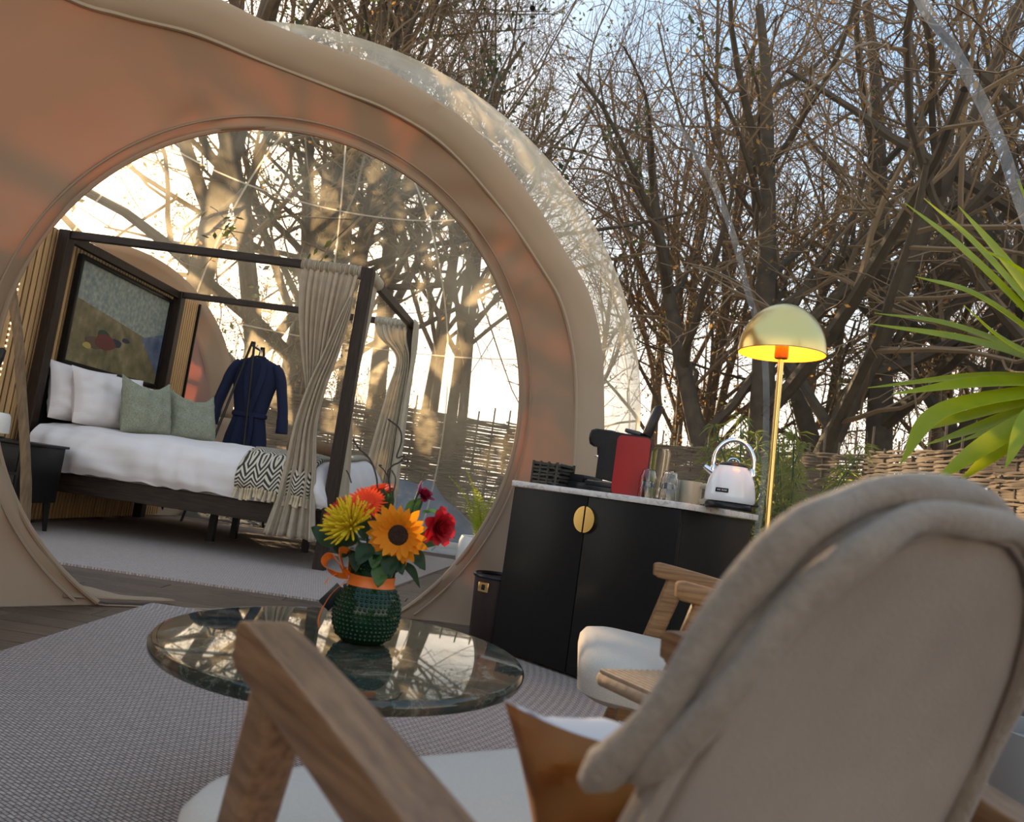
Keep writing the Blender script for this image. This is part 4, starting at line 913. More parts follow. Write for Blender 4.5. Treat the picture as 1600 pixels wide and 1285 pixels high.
# kettle
kt = onc('kettle', 'white dome kettle with arched chrome handle on black base', 'kettle', .555, .20, R_(28))
M_kw = mat('white_enamel', (.84, .86, .87), .16, c2=(.82, .84, .85), ns=3, coat=.4)
MB().lathe([(.0, 0), (.090, 0), (.094, .005), (.094, .018), (.088, .026), (0, .027)], 40, cap0=False, cap1=False).obj('power_base', M_black2, kt)
MB().lathe([(.0, .028), (.094, .028), (.0985, .036), (.0985, .055), (.095, .085), (.089, .115), (.079, .140), (.068, .157), (.060, .166), (.058, .171), (.0, .171)], 48, cap0=False, cap1=False).obj('body', M_kw, kt)
MB().lathe([(.056, .171), (.056, .176), (.050, .182), (.03, .188), (0, .190)], 32, cap0=False, cap1=False).obj('lid', M_black2, kt)
MB().tube([(-.022 + .022 * (1 - math.cos(a)), 0, .186 + .018 * math.sin(a)) for a in np.linspace(0, math.pi, 11)], .0045, 8).obj('lid_loop', M_chrome, kt)
MB().tube([(.078 * math.cos(a), 0, .182 + .098 * math.sin(a)) for a in np.linspace(R_(-22), R_(202), 31)], .0095, 12).obj('handle', M_chrome, kt)
for s in (-1, 1): MB().tube([(s * .070, 0, .130), (s * .078, 0, .150), (s * .074, 0, .172)], [.014, .016, .010], 10).obj('handle_bracket', M_chrome, kt)
MB().tube([(-.070, 0, .138), (-.095, 0, .150), (-.112, 0, .160)], [.018, .013, .009], 10).obj('spout', M_chrome, kt)
MB().box((.098, -.01, .028), (.03, .012, .010), .002).obj('switch', M_black2, kt)
pl = MB().box((-.030, -.0915, .070), (.052, .006, .017), .002, Matrix.Rotation(R_(-18), 3, 'Z') @ Matrix.Rotation(R_(-4), 3, 'X')).obj('name_plate', M_black2, kt)
for i in range(5): MB().box((-.045 + i * .007 + (.003 if i > 1 else 0), -.0905 - i * .0021, .070), (.004, .006, .005), 0, Matrix.Rotation(R_(-18), 3, 'Z')).obj('plate_mark', mat('silver_mark', (.6, .6, .6), .4), pl)
# bin at the cabinet's left side
bn = thing('bin', 'dark leather-look bin with brass buckle beside the cabinet', 'bin', at(768, 985, 3.93) * 1, R_(-25)); bn.location.z = .012
MB().lathe([(.0, 0), (.10, 0), (.105, .01), (.118, .33), (.114, .33), (.10, .012), (0, .012)], 32, cap0=False, cap1=False).obj('body', mat('dark_maroon_leather', (.025, .012, .011), .4, c2=(.035, .018, .016), ns=60), bn)
MB().tube([(.119 * math.cos(a), .119 * math.sin(a), .318) for a in np.linspace(0, 2 * math.pi, 33)], .008, 8).obj('rim', M_black2, bn)
bu = MB().box((-.02, -.118, .27), (.055, .006, .045), .003).obj('buckle', M_brass, bn); MB().box((-.02, -.122, .27), (.018, .004, .026), .002).obj('clasp', M_black2, bu)

# ------------------------------------------------------------------ floor lamp
LP = Vector((1.045, 3.06, 0)); fl_ = thing('floor_lamp', 'brass floor lamp with lit dome shade beside the cabinet', 'lamp', LP, 0)
fl_.rotation_euler = (0, R_(-1.6), 0)
MB().lathe([(0, 0), (.14, 0), (.14, .012), (.02, .02), (0, .02)], 40, cap0=False, cap1=False).obj('base', M_brass, fl_)
MB().tube([(0, 0, .015), (0, 0, 1.40)], .0115, 14).obj('pole', M_brass, fl_)
MB().lathe([(.024, 1.405), (.026, 1.41), (.026, 1.46), (.02, 1.465)], 20).obj('socket', mat('amber_socket', (.55, .20, .04), .35, .4), fl_)
dm = [(.165 * math.cos(a), 1.425 + .195 * math.sin(a)) for a in np.linspace(0, math.pi / 2, 18)]
MB().lathe(dm, 56, cap0=False, cap1=False).obj('shade', M_brass, fl_)
MB().lathe([(r * .985, z - .003) for r, z in dm], 56, cap0=False, cap1=False).obj('shade_lining', M_brassin, fl_)
MB().lathe([(.0, 1.462), (.018, 1.468), (.028, 1.49), (.028, 1.51), (.016, 1.53), (0, 1.535)], 18, cap0=False, cap1=False).obj('bulb', emis('lit_bulb', (1, .55, .16), 6), fl_)
pl_ = bpy.data.lights.new('lamp_light', 'POINT'); pl_.energy = 4.5; pl_.color = (1, .50, .14); pl_.shadow_soft_size = .03
plo = bpy.data.objects.new('lamp_light', pl_); col.objects.link(plo); plo.location = (LP.x - .04, LP.y - .0, 1.555)

# ------------------------------------------------------------------ lounge chairs
def swp(P, w, h, up=(0, 0, 1), r=.010, name='', m=None, parent=None):
    ww = w if callable(w) else (lambda i: w); hh = h if callable(h) else (lambda i: h)
    return MB().sweep(P, lambda i: rrect(ww(i), hh(i), min(r, ww(i) * .45, hh(i) * .45), 3), [Vector(up)] * len(P)).obj(name, m, parent)
def make_chair(name, label, loc, rz, wood, backm):
    c = thing(name, label, 'chair', loc, rz)
    for s in (-1, 1):
        P = catmull([(s * .243, .094, .588), (s * .243, .07, .588), (s * .242, -.05, .573), (s * .240, -.20, .548), (s * .236, -.34, .515)], 6); n = len(P)
        swp(P, lambda i: .037 + .004 * math.sin(i / n * 3), lambda i: .026 + .012 * min(1, i / 5) , (0, .15, 1), .003, 'armrest', wood, c)
        P = catmull([(s * .240, .03, .575), (s * .238, .09, .38), (s * .236, .17, .16), (s * .234, .225, 0)], 5); n = len(P)
        swp(P, lambda i: .034 - .010 * i / n, lambda i: .050 - .020 * i / n, (0, 1, .3), .008, 'front_leg', wood, c)
        P = catmull([(s * .236, -.30, .53), (s * .235, -.34, .36), (s * .235, -.40, .15), (s * .235, -.46, 0)], 5); n = len(P)
        swp(P, lambda i: .032 - .008 * i / n, lambda i: .046 - .018 * i / n, (0, 1, -.3), .008, 'rear_leg', wood, c)
        MB().box((s * .218, -.04, .315), (.026, .44, .045), .006, Matrix.Rotation(R_(6), 3, 'X')).obj('seat_rail', wood, c)
    MB().box((0, .12, .325), (.43, .026, .045), .006).obj('cross_rail', wood, c); MB().box((0, -.26, .28), (.44, .026, .045), .006).obj('cross_rail', wood, c)
    # seat cushion: rounded front corners
    rows = []; N = 48
    for lvl, (ins, dz) in enumerate(((.03, -.095), (.004, -.08), (0, -.05), (.002, -.025), (.014, -.008), (.04, .0), (.10, .006), (.2, .008))):
        row = []
        for x, y in rrect(.50 - 2 * ins, .54 - 2 * ins, max(.02, .075 - ins * .5), 11):
            yy = y - .005; z = .418 + dz + yy * .06 - .02 * max(0, -yy) ; row.append((x * (1 + .0 * yy), yy, z))
        rows.append(row)
    k = MB(); k.grid(rows, True); k.f.append(tuple(len(k.v) - 48 + i for i in range(48))); k.f.append(tuple(range(48))[::-1])
    k.obj('seat_cushion', M_uph, c)
    # arched backrest, reclined
    ca, sa = math.cos(R_(20)), math.sin(R_(20))
    def bpnt(s, h, d): return (s, -.192 - h * sa + d * ca, .36 + h * ca + d * sa)
    out = []
    for hh, w in ((0, .172), (.10, .176), (.20, .172), (.27, .163), (.32, .150), (.355, .132), (.385, .108), (.405, .078), (.417, .045), (.42, 0)): out.append((w, hh))
    outl = out + [(-w, h) for w, h in out[-2::-1]]
    def ring(sc, d, grow=0.): 
        return [bpnt(w * sc + (grow if w > 0 else (-grow if w < 0 else 0)), (h - .19) * sc + .19 + (grow if h > .3 else 0), d) for w, h in outl]
    body = MB().grid([ring(.02, .012), ring(.5, .010), ring(.85, .006), ring(.97, .002), ring(1.0, .004), ring(1.0, .010, .002), ring(.99, .018, .001), ring(.96, .024), ring(.85, .030), ring(.5, .036), ring(.02, .038)], True)
    body.obj('backrest', backm, c)
    R1 = ring(1.005, .004); MB().tube(R1, .0048, 8).obj('piping', backm, c)
    R2 = ring(.985, -.001); MB().tube(R2, .0022, 6).obj('stitch_line', mat('dark_seam', (.17, .125, .095), .9), c)
    return c
C1P = Vector((.818 * .48 - .575 * .55, .575 * .48 + .818 * .55, .012)); C1R = math.atan2(.575, .818)
ch1 = make_chair('lounge_chair', 'wooden armchair nearest the camera with taupe arched back', C1P, C1R, M_wood, M_backfab)
F2 = Vector((-.995, .1, 0)); R2v = Vector((.1, .995, 0))
C2P = Vector((.435, 2.11, .012)) - R2v * .243 - F2 * .084; C2P.z = .012
ch2 = make_chair('lounge_chair', 'wooden armchair between the marble table and black cabinet', C2P, math.atan2(R2v.y, R2v.x), M_wood2, M_uph)
# folded throw round the near chair's back
m1_ = Matrix.Translation(C1P) @ Matrix.Rotation(C1R, 4, 'Z')
ca20, sa20 = math.cos(R_(20)), math.sin(R_(20))
def backp(s_, h, d): return np.array([s_, -.192 - h * sa20 + d * ca20, .36 + h * ca20 + d * sa20])
oh = [(-.168, .235), (-.163, .27), (-.150, .32), (-.132, .355), (-.108, .385), (-.078, .405), (-.045, .417), (0, .42), (.045, .417), (.078, .405), (.108, .385), (.132, .355), (.150, .32), (.163, .27), (.168, .22), (.171, .15)]
oc = catmull([(p[0], p[1], 0) for p in oh], 5); ot = np.gradient(np.array(oc), axis=0); ot /= np.linalg.norm(ot, axis=1)[:, None]
tbm = MB()
def lobe(out, d, r, ph, flat, i0=0, wav=1.0):
    pts = []; rr = []; n = len(oc)
    for i in range(i0, n):
        nx, nh = -ot[i][1], ot[i][0]; o = out + .003 * math.sin(i * .33 + ph) * wav; e = .030 * max(0, 1 - (i - i0) / 9) ** 2
        bump = .008 * gsn(i, 19, 3.2) * (d > .02)
        pts.append(backp(oc[i][0] + nx * (o + bump) + e * .15, oc[i][1] + nh * (o + bump) - e * .1, d + .002 * math.sin(i * .5 + ph) + e * .55)); rr.append(r * (1 + .10 * math.sin(i * .41 + ph)) * min(1, .5 + (i - i0) / 4))
    tbm.tube(pts, rr, 18, flat=flat, up=tuple(backp(0, 0, 1) - backp(0, 0, 0)))
lobe(.0050, .001, .0088, 0, 1.0, 3, .6)
lobe(.0118, .0225, .0092, 1.3, 1.15, 0, .6)
lobe(.002, .014, .0050, 0, 2.2, 2, 0)
tb = tbm.obj('throw_blanket', M_throw, None, loc=C1P, rot=(0, 0, C1R))
tag(tb, 'folded taupe throw over the near armchair back', 'blanket')
# cushion in the near chair, mustard back and pale patterned front
m, t, p = base_mat('blue_floral_print'); L = t.links.new
tc = t.nodes.new('ShaderNodeTexCoord'); n = t.nodes.new('ShaderNodeTexNoise'); n.inputs['Scale'].default_value = 19; n.inputs['Detail'].default_value = 1; L(tc.outputs['Object'], n.inputs[0])
r = ramp(t, [(.42, (.62, .56, .52)), (.56, (.60, .52, .50)), (.60, (.055, .07, .13)), (.7, (.09, .11, .12))]); L(n.outputs[0], r.inputs[0]); L(r.outputs[0], p.inputs['Base Color']); p.inputs['Roughness'].default_value = .9
cush = pillow('cushion', .20, .20, .09, m, m1_ @ Vector((-.020, -.152, .528)), (R_(-16), R_(-14), C1R + R_(54)), 'mustard cushion with pale blue-patterned front in the near armchair', None, 9, ears=.04)
bk_ = MB()
src = cush.data; nv_ = len(src.vertices) // 2
rr_ = [v.co.copy() for v in src.vertices][nv_:]
n_ = 25; rows = [[tuple(Vector(rr_[i * n_ + j]) + Vector((-.004, 0, 0))) for j in range(n_)] for i in range(n_)]
bk_.grid(rows).obj('back_cover', M_must, cush)
# folded ribbed knit on the far chair seat
kb = MB(); rows = []
for x, y in [(0, 0)]:
    pass
knit = MB().box((0, 0, .014), (.20, .16, .026), .012, seg=3)
for i in range(15): knit.tube([(-.092 + i * .013, -.07, .0275), (-.092 + i * .013, .07, .0275)], .0045, 6)
tag(knit.obj('folded_knit', mat('tan_ribbed_knit', (.40, .27, .17), .95, c2=(.30, .20, .12), ns=60, bump=.4), None, loc=(.335, 1.42, .434), rot=(0, 0, R_(30))), 'folded tan ribbed knit on the ivory seat of the far armchair', 'knit')

# ------------------------------------------------------------------ yucca at the right
YB = at(1712, 598, 2.05)
yu = thing('yucca', 'potted yucca with long sword-shaped green leaves at the right', 'plant', (YB.x, YB.y, .012))
off = Vector((YB.x, YB.y, .012))
MB().lathe([(0, 0), (.13, 0), (.15, .02), (.18, .30), (.185, .33), (.17, .33), (.165, .29), (0, .29)], 32, cap0=False, cap1=False).obj('pot', mat('grey_pot', (.25, .24, .23), .6), yu)
MB().tube([(0, 0, .28), (.01, 0, .6), (0, .01, .9), (0, 0, YB.z)], [.035, .032, .03, .035], 10).obj('trunk', M_bark, yu)
def sword(base, mid, tip, w, nrm):
    P = [np.array(q) for q in catmull([base, mid, tip], 9)]; n = len(P)
    def pr(i):
        t = i / (n - 1); ww = 1.5 * w * (.55 + .45 * math.sin(math.pi * min(1, .15 + t * .7))) * (1 - t ** 3.2) + .0012; d = ww * .16
        return [(-ww, d), (0, -d * .4), (ww, d), (ww, d - .0012), (0, -d * .4 - .0014), (-ww, d - .0012)]
    return MB().sweep(P, pr, [Vector(nrm)] * n)
YL = [((1414, 317), (1520, 405), .019, .1), ((1444, 310), (1540, 398), .014, .16), ((1498, 322), (1580, 420), .016, .3), ((1533, 387), (1612, 440), .026, -.15), ((1431, 432), (1540, 470), .020, -.05), ((1359, 506), (1530, 536), .018, .05), ((1366, 489), (1500, 512), .014, .2),
      ((1506, 477), (1580, 540), .020, -.1), ((1356, 606), (1540, 588), .013, .12), ((1394, 616), (1540, 598), .017, -.05), ((1406, 726), (1478, 640), .018, -.12), ((1424, 676), (1520, 648), .014, .02), ((1444, 696), (1530, 668), .014, .15), ((1478, 698), (1560, 668), .014, .2),
      ((1456, 756), (1550, 690), .019, -.15), ((1498, 753), (1580, 690), .017, -.02), ((1571, 731), (1614, 650), .018, -.2), ((1590, 280), (1650, 420), .018, .1), ((1700, 240), (1710, 420), .018, 0), ((1810, 300), (1770, 440), .018, .1), ((1900, 420), (1810, 510), .018, -.1), ((1940, 560), (1830, 570), .018, .1), ((1900, 720), (1810, 650), .018, 0), ((1790, 800), (1760, 690), .018, -.1), ((1660, 790), (1690, 690), .018, .1)]
for (tx, ty), (mx_, my_), w, dy in YL:
    tip = at(tx, ty, 2.05 + dy); mid = at(mx_, my_, 2.05 + dy * .5); d = (tip - YB); nrm = Vector((0, -.75, .66)) + Vector((0, 0, .3))
    b = YB + (mid - YB) * .05
    sword(b - off, mid - off, tip - off, w, nrm).obj('leaf', M_yucca, yu)
# ------------------------------------------------------------------ outside: fence, shrubs, trees
def gz(x, y): return -.12 + .10 * math.sin(x * .7) * math.cos(y * .6) * min(1, max(0, (math.hypot(x + .5, y - 4) - 6) / 4))
rnd = random.Random(7)
PWID = 1.82
def hurdle(seed, h):
    """one woven panel: rods (joined) and the mesh of a stake"""
    r = random.Random(seed); k = MB(); n = 9; z = .05
    while z < h:
        sg = r.choice((-1, 1)); a0 = -PWID / 2 - r.random() * .06; a1 = PWID / 2 + r.random() * .06; rad = r.uniform(.010, .015); tilt = r.uniform(-.018, .018); pts = []; rr = []
        for i in range(2 * n - 1):
            u = i / (2 * n - 2); x = a0 + (a1 - a0) * u; s = (1 if (i // 2) % 2 else -1) * sg if i % 2 == 0 else 0
            pts.append((x, s * .020, z + tilt * (u - .5) * 2 + r.uniform(-.006, .006))); rr.append(rad * (1.15 - .4 * u if sg > 0 else .75 + .4 * u))
        k.tube(pts, rr, 5); z += rad * 1.25 + r.uniform(0, .002)
    return k
hm = [hurdle(s, 1.78).mesh('woven_rods', M_hazel) for s in (1, 2, 3)]
stake_m = [MB().tube([(0, 0, -.02), (.004, 0, .9), (-.003, 0, 1.80 + e)], [.016, .015, .012], 7).mesh('stake', M_stake) for e in (.02, .09, .17, .26)]
FL = [(-9.4, 4.5), (-8.6, 7.0), (-7.0, 9.0), (-4.9, 10.3), (-2.6, 10.9), (-.5, 11.5), (1.6, 11.3), (3.0, 10.3), (3.75, 8.7), (4.05, 6.95), (4.1, 5.2), (4.2, 3.4), (4.3, 1.6), (4.3, -.2)]
P = np.array(catmull([(a, b, 0) for a, b in FL], 12)); L_ = np.r_[0, np.cumsum(np.linalg.norm(np.diff(P, axis=0), axis=1))]
npan = int(L_[-1] / PWID)
def on_fence(s): return np.array([np.interp(s, L_, P[:, i]) for i in range(3)])
nth = ['first', 'second', 'third', 'fourth', 'fifth', 'sixth', 'seventh', 'eighth', 'ninth', 'tenth', 'eleventh', 'twelfth', 'thirteenth', 'fourteenth', 'fifteenth', 'sixteenth', 'seventeenth', 'eighteenth', 'nineteenth']
for i in range(npan):
    a, b = on_fence(i * PWID), on_fence((i + 1) * PWID); c = (a + b) / 2
    lab = f'woven hazel fence panel, {nth[i]} from the far left end of the fence'
    hs = 1.0 + .04 * hsh(i, 4) + (.10 if i > 11 else 0)
    t = thing('fence_panel', lab, 'fence', (c[0], c[1], gz(c[0], c[1]) - .02), math.atan2(b[1] - a[1], b[0] - a[0]), 'woven hazel fence panels around the garden')
    stuff(inst(hm[i % 3], 'woven_rods', t, scale=(np.linalg.norm(b - a) / PWID, 1, hs)))
    for j in range(9): inst(stake_m[int(hsh(i, j) * 4)], 'stake', t, (-PWID / 2 + PWID * j / 8 * .995, 0, 0), scale=(1, 1, hs))
# --- trees
def grow(seed, Ht, r0, counts, fork=None, droop=0., gn=.22, spread=55, levels=4, up=.05, first=.25, twig=.008, lean=(0, 0)):
    """returns (limbs MB, twigs MB, twig tips)"""
    R = random.Random(seed); A, B, tips = MB(), MB(), []
    def rv(): return np.array([R.gauss(0, 1), R.gauss(0, 1), R.gauss(0, 1)])
    def branch(p, d, L, r, lv):
        n = (9, 7, 5, 4, 3)[lv]; P = [p]; D = [d]
        for i in range(n):
            d = d + rv() * gn * (.28, .6, .8, .9, .9)[lv] * .6 + np.array([0, 0, up * (1 if lv else 1.2) - droop * (lv > 0)])
            d = d / np.linalg.norm(d); p = p + d * L / n; P.append(p); D.append(d)
        end = (.30, .35, .45, .6, .7)[lv]
        rr = [max(twig * .6, r * (1 - (1 - end) * i / n)) for i in range(n + 1)]
        (A if lv < 2 else B).tube(P, rr, (9, 6, 4, 3, 3)[lv], cap=False)
        if lv >= levels - 1: tips.append((P[-1], D[-1]))
        if lv < levels:
            for k in range(counts[lv]):
                f = first + (1 - first) * (k + R.random()) / counts[lv] if lv == 0 else .18 + .82 * (k + R.random()) / counts[lv]
                i = min(n - 1, int(f * n)); q = f * n - i; pp = P[i] * (1 - q) + P[i + 1] * q; dd = D[min(n, i + 1)]
                v = rv(); v -= dd * (v @ dd); v /= np.linalg.norm(v); ang = R_(R.uniform(.65, 1.15) * spread * (1 if lv else 1.))
                nd_ = dd * math.cos(ang) + v * math.sin(ang)
                ll = L * R.uniform(.42, .68) * (1.15 - .55 * f if lv == 0 else 1 - .3 * f); rc = max(twig, rr[i] * R.uniform(.42, .62))
                branch(pp, nd_, ll, rc, lv + 1)
    starts = fork or [(0, 0, Ht, r0)]
    for ax, ay, hh, rr in starts:
        d = np.array([ax + lean[0], ay + lean[1], 1.0]); branch(np.array([ax * .25, ay * .25, -.2]), d / np.linalg.norm(d), hh, rr, 0)
    return A, B, tips
def leafbits(tips, n, size, seed, spread=.12):
    R = random.Random(seed); k = MB(); vs_ = []; fs_ = []
    for p, d in tips:
        for q in range(n):
            c = p + np.array([R.gauss(0, spread) for _ in range(3)]) - d * R.random() * .25
            a = np.array([R.gauss(0, 1) for _ in range(3)]); a /= np.linalg.norm(a); b = np.cross(a, [R.gauss(0, 1) for _ in range(3)]); b /= np.linalg.norm(b) + 1e-6
            s = size * R.uniform(.6, 1.3); o = len(vs_); vs_ += [c - a * s, c + b * s * .5, c + a * s, c - b * s * .5]; fs_.append((o, o + 1, o + 2, o + 3))
    k.v = [tuple(v) for v in vs_]; k.f = fs_
    return k
PROTO = {}
def proto(key, name, label, group, A, B, lv=None, bark=None, lm=None):
    m1 = A.mesh('trunk', bark or M_bark); m2 = B.mesh('branches', M_twig); m3 = lv.mesh('foliage', lm, False) if lv else None
    PROTO[key] = (name, label, group, m1, m2, m3)
def plant(key, x, y, s=1., rz=0., label=None, group=None, tilt=(0, 0)):
    name, lab, grp, m1, m2, m3 = PROTO[key]
    t = thing(name, label or lab, 'tree', (x, y, gz(x, y) - .05), rz, group or (None if label else grp)); t.rotation_euler = (tilt[0], tilt[1], rz); t.scale = (s, s, s)
    inst(m1, 'trunk', t); stuff(inst(m2, 'branches', t))
    if m3: stuff(inst(m3, 'foliage', t))
    return t
A, B, T = grow(11, 9.5, .27, (8, 5, 4, 2), fork=[(-.28, .05, 9.0, .20), (.12, -.1, 10.0, .24), (.42, .12, 8.5, .19)], gn=.34, spread=58, up=.02, first=.2, twig=.007)
proto('oak', 'spreading_oak', 'bare oak with several crooked limbs in the wood behind the fence', 'bare crooked oaks behind the fence', A, B, leafbits(T, 1, .035, 1), M_bark2, M_gold)
A, B, T = grow(23, 11.5, .19, (13, 7, 5, 3), gn=.20, spread=46, up=.05, first=.28, twig=.006)
proto('bare', 'bare_tree', 'tall bare tree with thin twigs in the wood behind the fence', 'tall bare trees behind the fence', A, B)
A, B, T = grow(31, 10.5, .15, (10, 6, 5, 2), fork=[(-.12, 0, 10, .13), (.16, .08, 11, .15)], gn=.24, spread=44, up=.05, first=.3, twig=.006)
proto('twin', 'bare_tree', 'bare twin-stemmed tree in the wood behind the fence', 'bare twin-stemmed trees behind the fence', A, B)
A, B, T = grow(43, 12, .21, (18, 6, 4, 0), gn=.16, spread=78, up=-.01, first=.35, levels=3, twig=.010)
proto('pine', 'pine_tree', 'dark green pine in the wood behind the fence', 'dark pines behind the fence', A, B, leafbits(T, 9, .065, 4, .15), M_bark2, M_needle)
A, B, T = grow(57, 8.0, .12, (10, 7, 5, 2), fork=[(-.2, 0, 7.5, .12), (.18, .1, 8, .14), (0, -.2, 7, .10)], gn=.26, spread=50, up=.04, first=.15, twig=.006)
proto('gold', 'dry_leaved_tree', 'tree keeping golden brown dry leaves in the wood behind the fence', 'golden dry-leaved trees behind the fence', A, B, leafbits(T, 1, .034, 5, .14), M_bark, M_gold)
A, B, T = grow(67, 4.2, .028, (6, 5, 3, 0), fork=[(R_(a) * 0 + .35 * math.cos(a), .35 * math.sin(a), 3.2 + .5 * (i % 3), .035) for i, a in enumerate(np.linspace(0, 5.6, 7))], gn=.3, spread=48, up=.05, first=.15, levels=3, twig=.006)
proto('thicket', 'thicket_bush', 'twiggy bare bush in the undergrowth behind the fence', 'twiggy bushes behind the fence', A, B, leafbits(T, 1, .035, 6, .1), M_bark, M_gold)
def pa_(az, d): return d * math.sin(R_(az)), d * math.cos(R_(az))
SPEC = [('oak', 18.0, 13.2, 1.02, 150, 'huge dark oak straight behind the white kettle and floor lamp'),
        ('oak', 25.5, 14.5, 1.10, 150, 'dark oak with a long slanting limb right of the floor lamp'),
        ('oak', 33, 13, 1.15, 260, 'overhanging oak at the right edge, behind the yucca'),
        ('bare', -23.5, 13.0, 1.25, 20, 'thick ivy-dark trunk rising left of the bathrobe'),
        ('oak', -16, 13.5, .98, 80, 'dark leaning tree right behind the bathrobe'),
        ('pine', -11.5, 15, .86, 200, 'dark pine above the near bed post'),
        ('pine', -14.5, 17.5, .95, 30, 'dark pine behind the bed canopy, farther left'),
        ('twin', -3.5, 14.5, .84, 110, 'slim twin stems seen through the right edge of the round opening'),
        ('gold', 13.0, 16.5, .92, 10, 'golden twiggy tree right of the clear bubble'),
        ('gold', 30, 19.5, 1.15, 100, 'golden-leaved tree high above the yucca leaves'),
        ('pine', 21.5, 17, .62, 70, 'low pine behind the floor lamp shade'),
        ('bare', 13.5, 18, .95, 320, 'tall bare tree with fine twigs right of the bubble top'), ('twin', 28.5, 17, 1.05, 50, 'twin-stemmed bare tree above the tips of the yucca'),
        ('bare', -9.0, 16, 1.1, 220, 'tall bare tree above the top of the round opening')]
for key, az, d, s, rz, lab in SPEC:
    x, y = pa_(az, d); plant(key, x, y, s, R_(rz), lab)
BACK = []
Rt = random.Random(5)
def key_gap(az): return hsh(az) < .75
def scatter(n, a0, a1, d0, d1, keys, s0, s1, gap=None):
    for i in range(n):
        az = a0 + (a1 - a0) * (i + Rt.uniform(.1, .9)) / n; d = Rt.uniform(d0, d1); s = Rt.uniform(s0, s1)
        if -3 < az < 9.5: s *= .62
        if -37 < az < -18 and key_gap(az): continue
        x, y = pa_(az, d); k_ = Rt.choice(keys); BACK.append((az, k_, plant(k_, x, y, s, Rt.uniform(0, 6.28), None, None, (Rt.uniform(-.05, .05), Rt.uniform(-.05, .05)))))
scatter(4, -44, 8, 15.5, 18, ['bare', 'twin', 'bare'], .85, 1.05)
scatter(7, -46, 40, 20, 25, ['bare', 'twin', 'gold', 'bare'], .95, 1.15)
scatter(7, -40, 42, 13.5, 17, ['thicket'], .6, .95)
ORD = ['leftmost', 'second from the left', 'third from the left', 'fourth from the left', 'fifth from the left', 'sixth from the left', 'seventh from the left', 'eighth from the left', 'ninth from the left']
for k_, nm_ in (('thicket', 'twiggy bare bushes'), ('bare', 'tall background bare trees'), ('twin', 'background twin-stemmed trees'), ('gold', 'background dry-leaved trees'), ('pine', 'background pines')):
    for i, (az, _, t) in enumerate(sorted([q for q in BACK if q[1] == k_], key=lambda q: q[0])): t['label'] = f'{ORD[min(i, 8)]} of the {nm_} behind the fence'
# --- feathery evergreen shrub between kettle and lamp
sh = thing('evergreen_shrub', 'feathery green shrub behind the white kettle and lamp pole', 'shrub', (2.45, 7.2, -.08))
fo = MB(); bm_ = MB(); R3 = random.Random(3)
for i in range(36):
    a = R3.uniform(0, 6.28); b0 = np.array([R3.uniform(-.5, .5), R3.uniform(-.4, .4), 0]); hgt = R3.uniform(.8, 1.75); ln = R3.uniform(.1, .5)
    P_ = [b0, b0 + [math.cos(a) * ln * .3, math.sin(a) * ln * .3, hgt * .55], b0 + [math.cos(a) * ln, math.sin(a) * ln, hgt]]; C_ = catmull(P_, 6); bm_.tube(C_, [.008] * (len(C_) - 1) + [.003], 5)
    for q in C_[2:]:
        for j in range(16):
            d = np.array([R3.gauss(0, 1), R3.gauss(0, 1), R3.gauss(-.15, .5)]); d /= np.linalg.norm(d); l = R3.uniform(.08, .2); w = np.cross(d, [R3.gauss(0, 1), R3.gauss(0, 1), R3.gauss(0, 1)]); w /= np.linalg.norm(w); p0 = q + d * .01
            fo.add([p0, p0 + d * l * .5 + w * .009, p0 + d * l + np.array([0, 0, -.04]), p0 + d * l * .5 - w * .009], [(0, 1, 2, 3)])
stuff(bm_.obj('stems', M_stem, sh)); stuff(fo.obj('foliage', M_shrub, sh, False))
for i, (x, y, s) in enumerate(((3.35, 7.3, .55), (2.95, 7.75, .45), (3.0, 6.5, .4))):
    gsh = thing('low_plant', ('low green plant at the foot of the sunlit fence', 'low green plant beside the feathery shrub', 'low green plant in front of the fence foot near the lamp')[i], 'plant', (x, y, gz(x, y) - .02))
    k = MB()
    for j in range(220):
        a = R3.uniform(0, 6.28); r = R3.uniform(0, 1) ** .6 * s; c = np.array([r * math.cos(a), r * math.sin(a), R3.uniform(.05, .75 * s)]); d = np.array([R3.gauss(0, 1), R3.gauss(0, 1), R3.gauss(.4, .6)]); d /= np.linalg.norm(d); w = np.cross(d, [R3.gauss(0, 1), R3.gauss(0, 1), R3.gauss(0, 1)]); w /= np.linalg.norm(w); l = R3.uniform(.05, .11)
        k.add([c, c + d * l * .5 + w * .02, c + d * l, c + d * l * .5 - w * .02], [(0, 1, 2, 3)])
    stuff(k.obj('leaves', M_leafg, gsh, False))
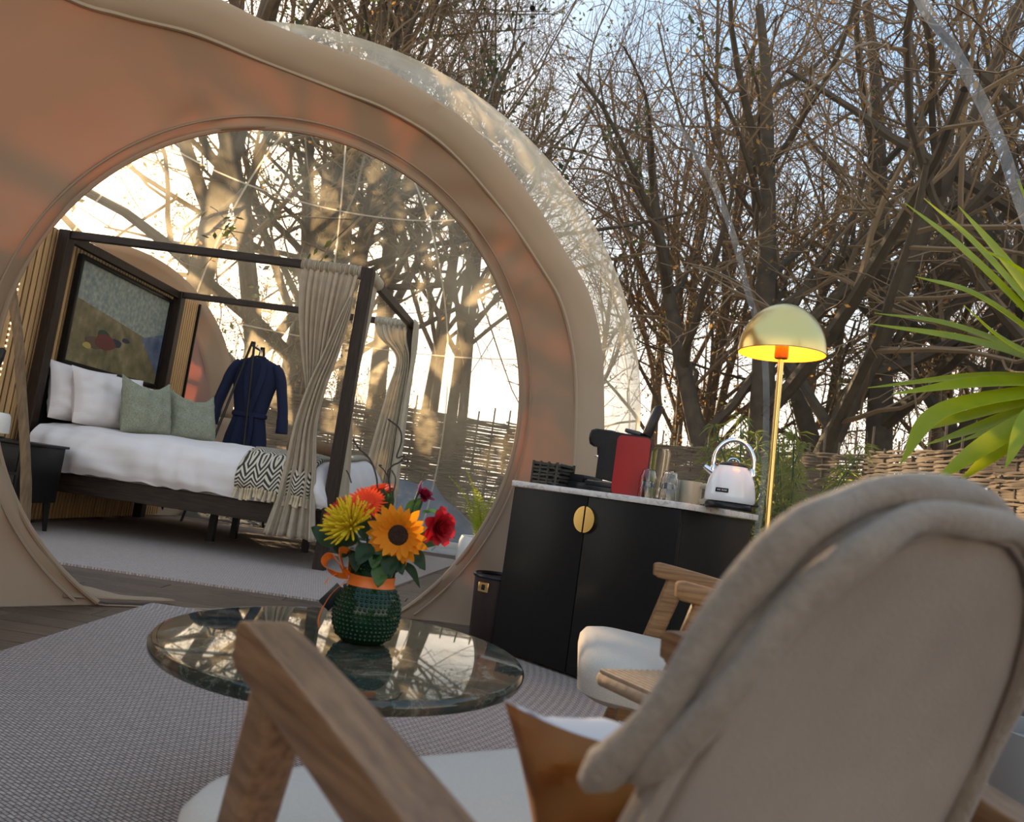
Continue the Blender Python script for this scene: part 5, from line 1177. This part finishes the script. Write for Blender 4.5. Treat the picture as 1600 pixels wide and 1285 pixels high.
# --- fern in a white planter outside the bubble, grey tarpaulin mound, paving
fp = thing('white_planter', 'white round planter holding the yellow-green fern', 'planter', (-.10, 6.35, .012))
MB().lathe([(0, 0), (.10, 0), (.14, .04), (.175, .16), (.165, .30), (.15, .34), (.135, .33), (.14, .20), (0, .18)], 28, cap0=False, cap1=False).obj('bowl', mat('white_ceramic', (.75, .74, .70), .4), fp)
fn = thing('fern', 'yellow-green sunlit fern in the white planter by the opening edge', 'plant', (-.10, 6.35, .25))
def frond(l, w, bend):
    k = MB(); n = 22; P_ = [np.array([bend * l * (t ** 2), 0, l * t * (1 - .25 * bend * t)]) for t in np.linspace(0, 1, n)]; k.tube(P_, [.004 - .003 * i / n for i in range(n)], 5)
    for i in range(3, n):
        t = i / (n - 1); ll = w * math.sin(math.pi * (.12 + .86 * t)) * 1.0 + .006
        for s in (-1, 1):
            d = np.array([.25, s * 1.0, .35]); d /= np.linalg.norm(d); p0 = P_[i]; q = d * ll; wv = np.array([.0, 0, 1]) * l / n * .26
            k.add([p0 - wv * .5, p0 + q * .5 - wv, p0 + q, p0 + q * .5 + wv, p0 + wv * .5], [(0, 1, 2, 3, 4)])
    return k
for i, (l, w, b, rz, ty) in enumerate(((.72, .085, .35, 15, 0), (.62, .08, .55, 160, 0), (.66, .08, .3, 200, 0), (.5, .075, .6, 80, 0), (.55, .08, .5, 250, 0), (.45, .07, .7, 300, 0), (.4, .07, .7, 130, 0), (.72, .08, .45, 350, 0), (.5, .07, .4, 110, 0))):
    frond(l, w, b).obj('frond', M_fern, fn, False, rot=(0, 0, R_(rz)))
tp_ = []
for i in range(31):
    row = []
    for j in range(21):
        x = -2.1 + 2.9 * i / 30; y = 9.1 + 1.7 * j / 20; hgt = .85 * math.exp(-((x + 1.15) / 1.0) ** 2 - ((y - 10.2) / .55) ** 2) * (1 + .06 * math.sin(9 * x + 4 * y) + .05 * math.sin(17 * x - 7 * y))
        row.append((x, y, gz(x, y) - .02 + hgt))
    tp_.append(row)
tag(MB().grid(tp_).obj('tarpaulin', mat('blue_grey_tarpaulin', (.10, .12, .15), .45, c2=(.16, .18, .21), ns=6, bump=.5, bs=14), solid=.01), 'blue-grey tarpaulin mound before the fence, right of the curtain', 'tarpaulin')
pv = thing('paving', 'pale paving strip outside the bubble behind the red flower', 'paving', (-.35, 8.65, -.03))
for i in range(4):
    for j in range(2): MB().box((-.9 + i * .62 + .3 * (j % 2), -.3 + j * .62, 0), (.61, .61, .05), .006).obj('paving_slab', mat('pale_slab', (.50, .47, .43), .85, c2=(.40, .38, .35), ns=5, rnd=.1), pv)
MB().box((0, .70, .03), (2.6, .09, .12), .01).obj('kerb', mat('white_kerb', (.66, .63, .58), .7), pv)
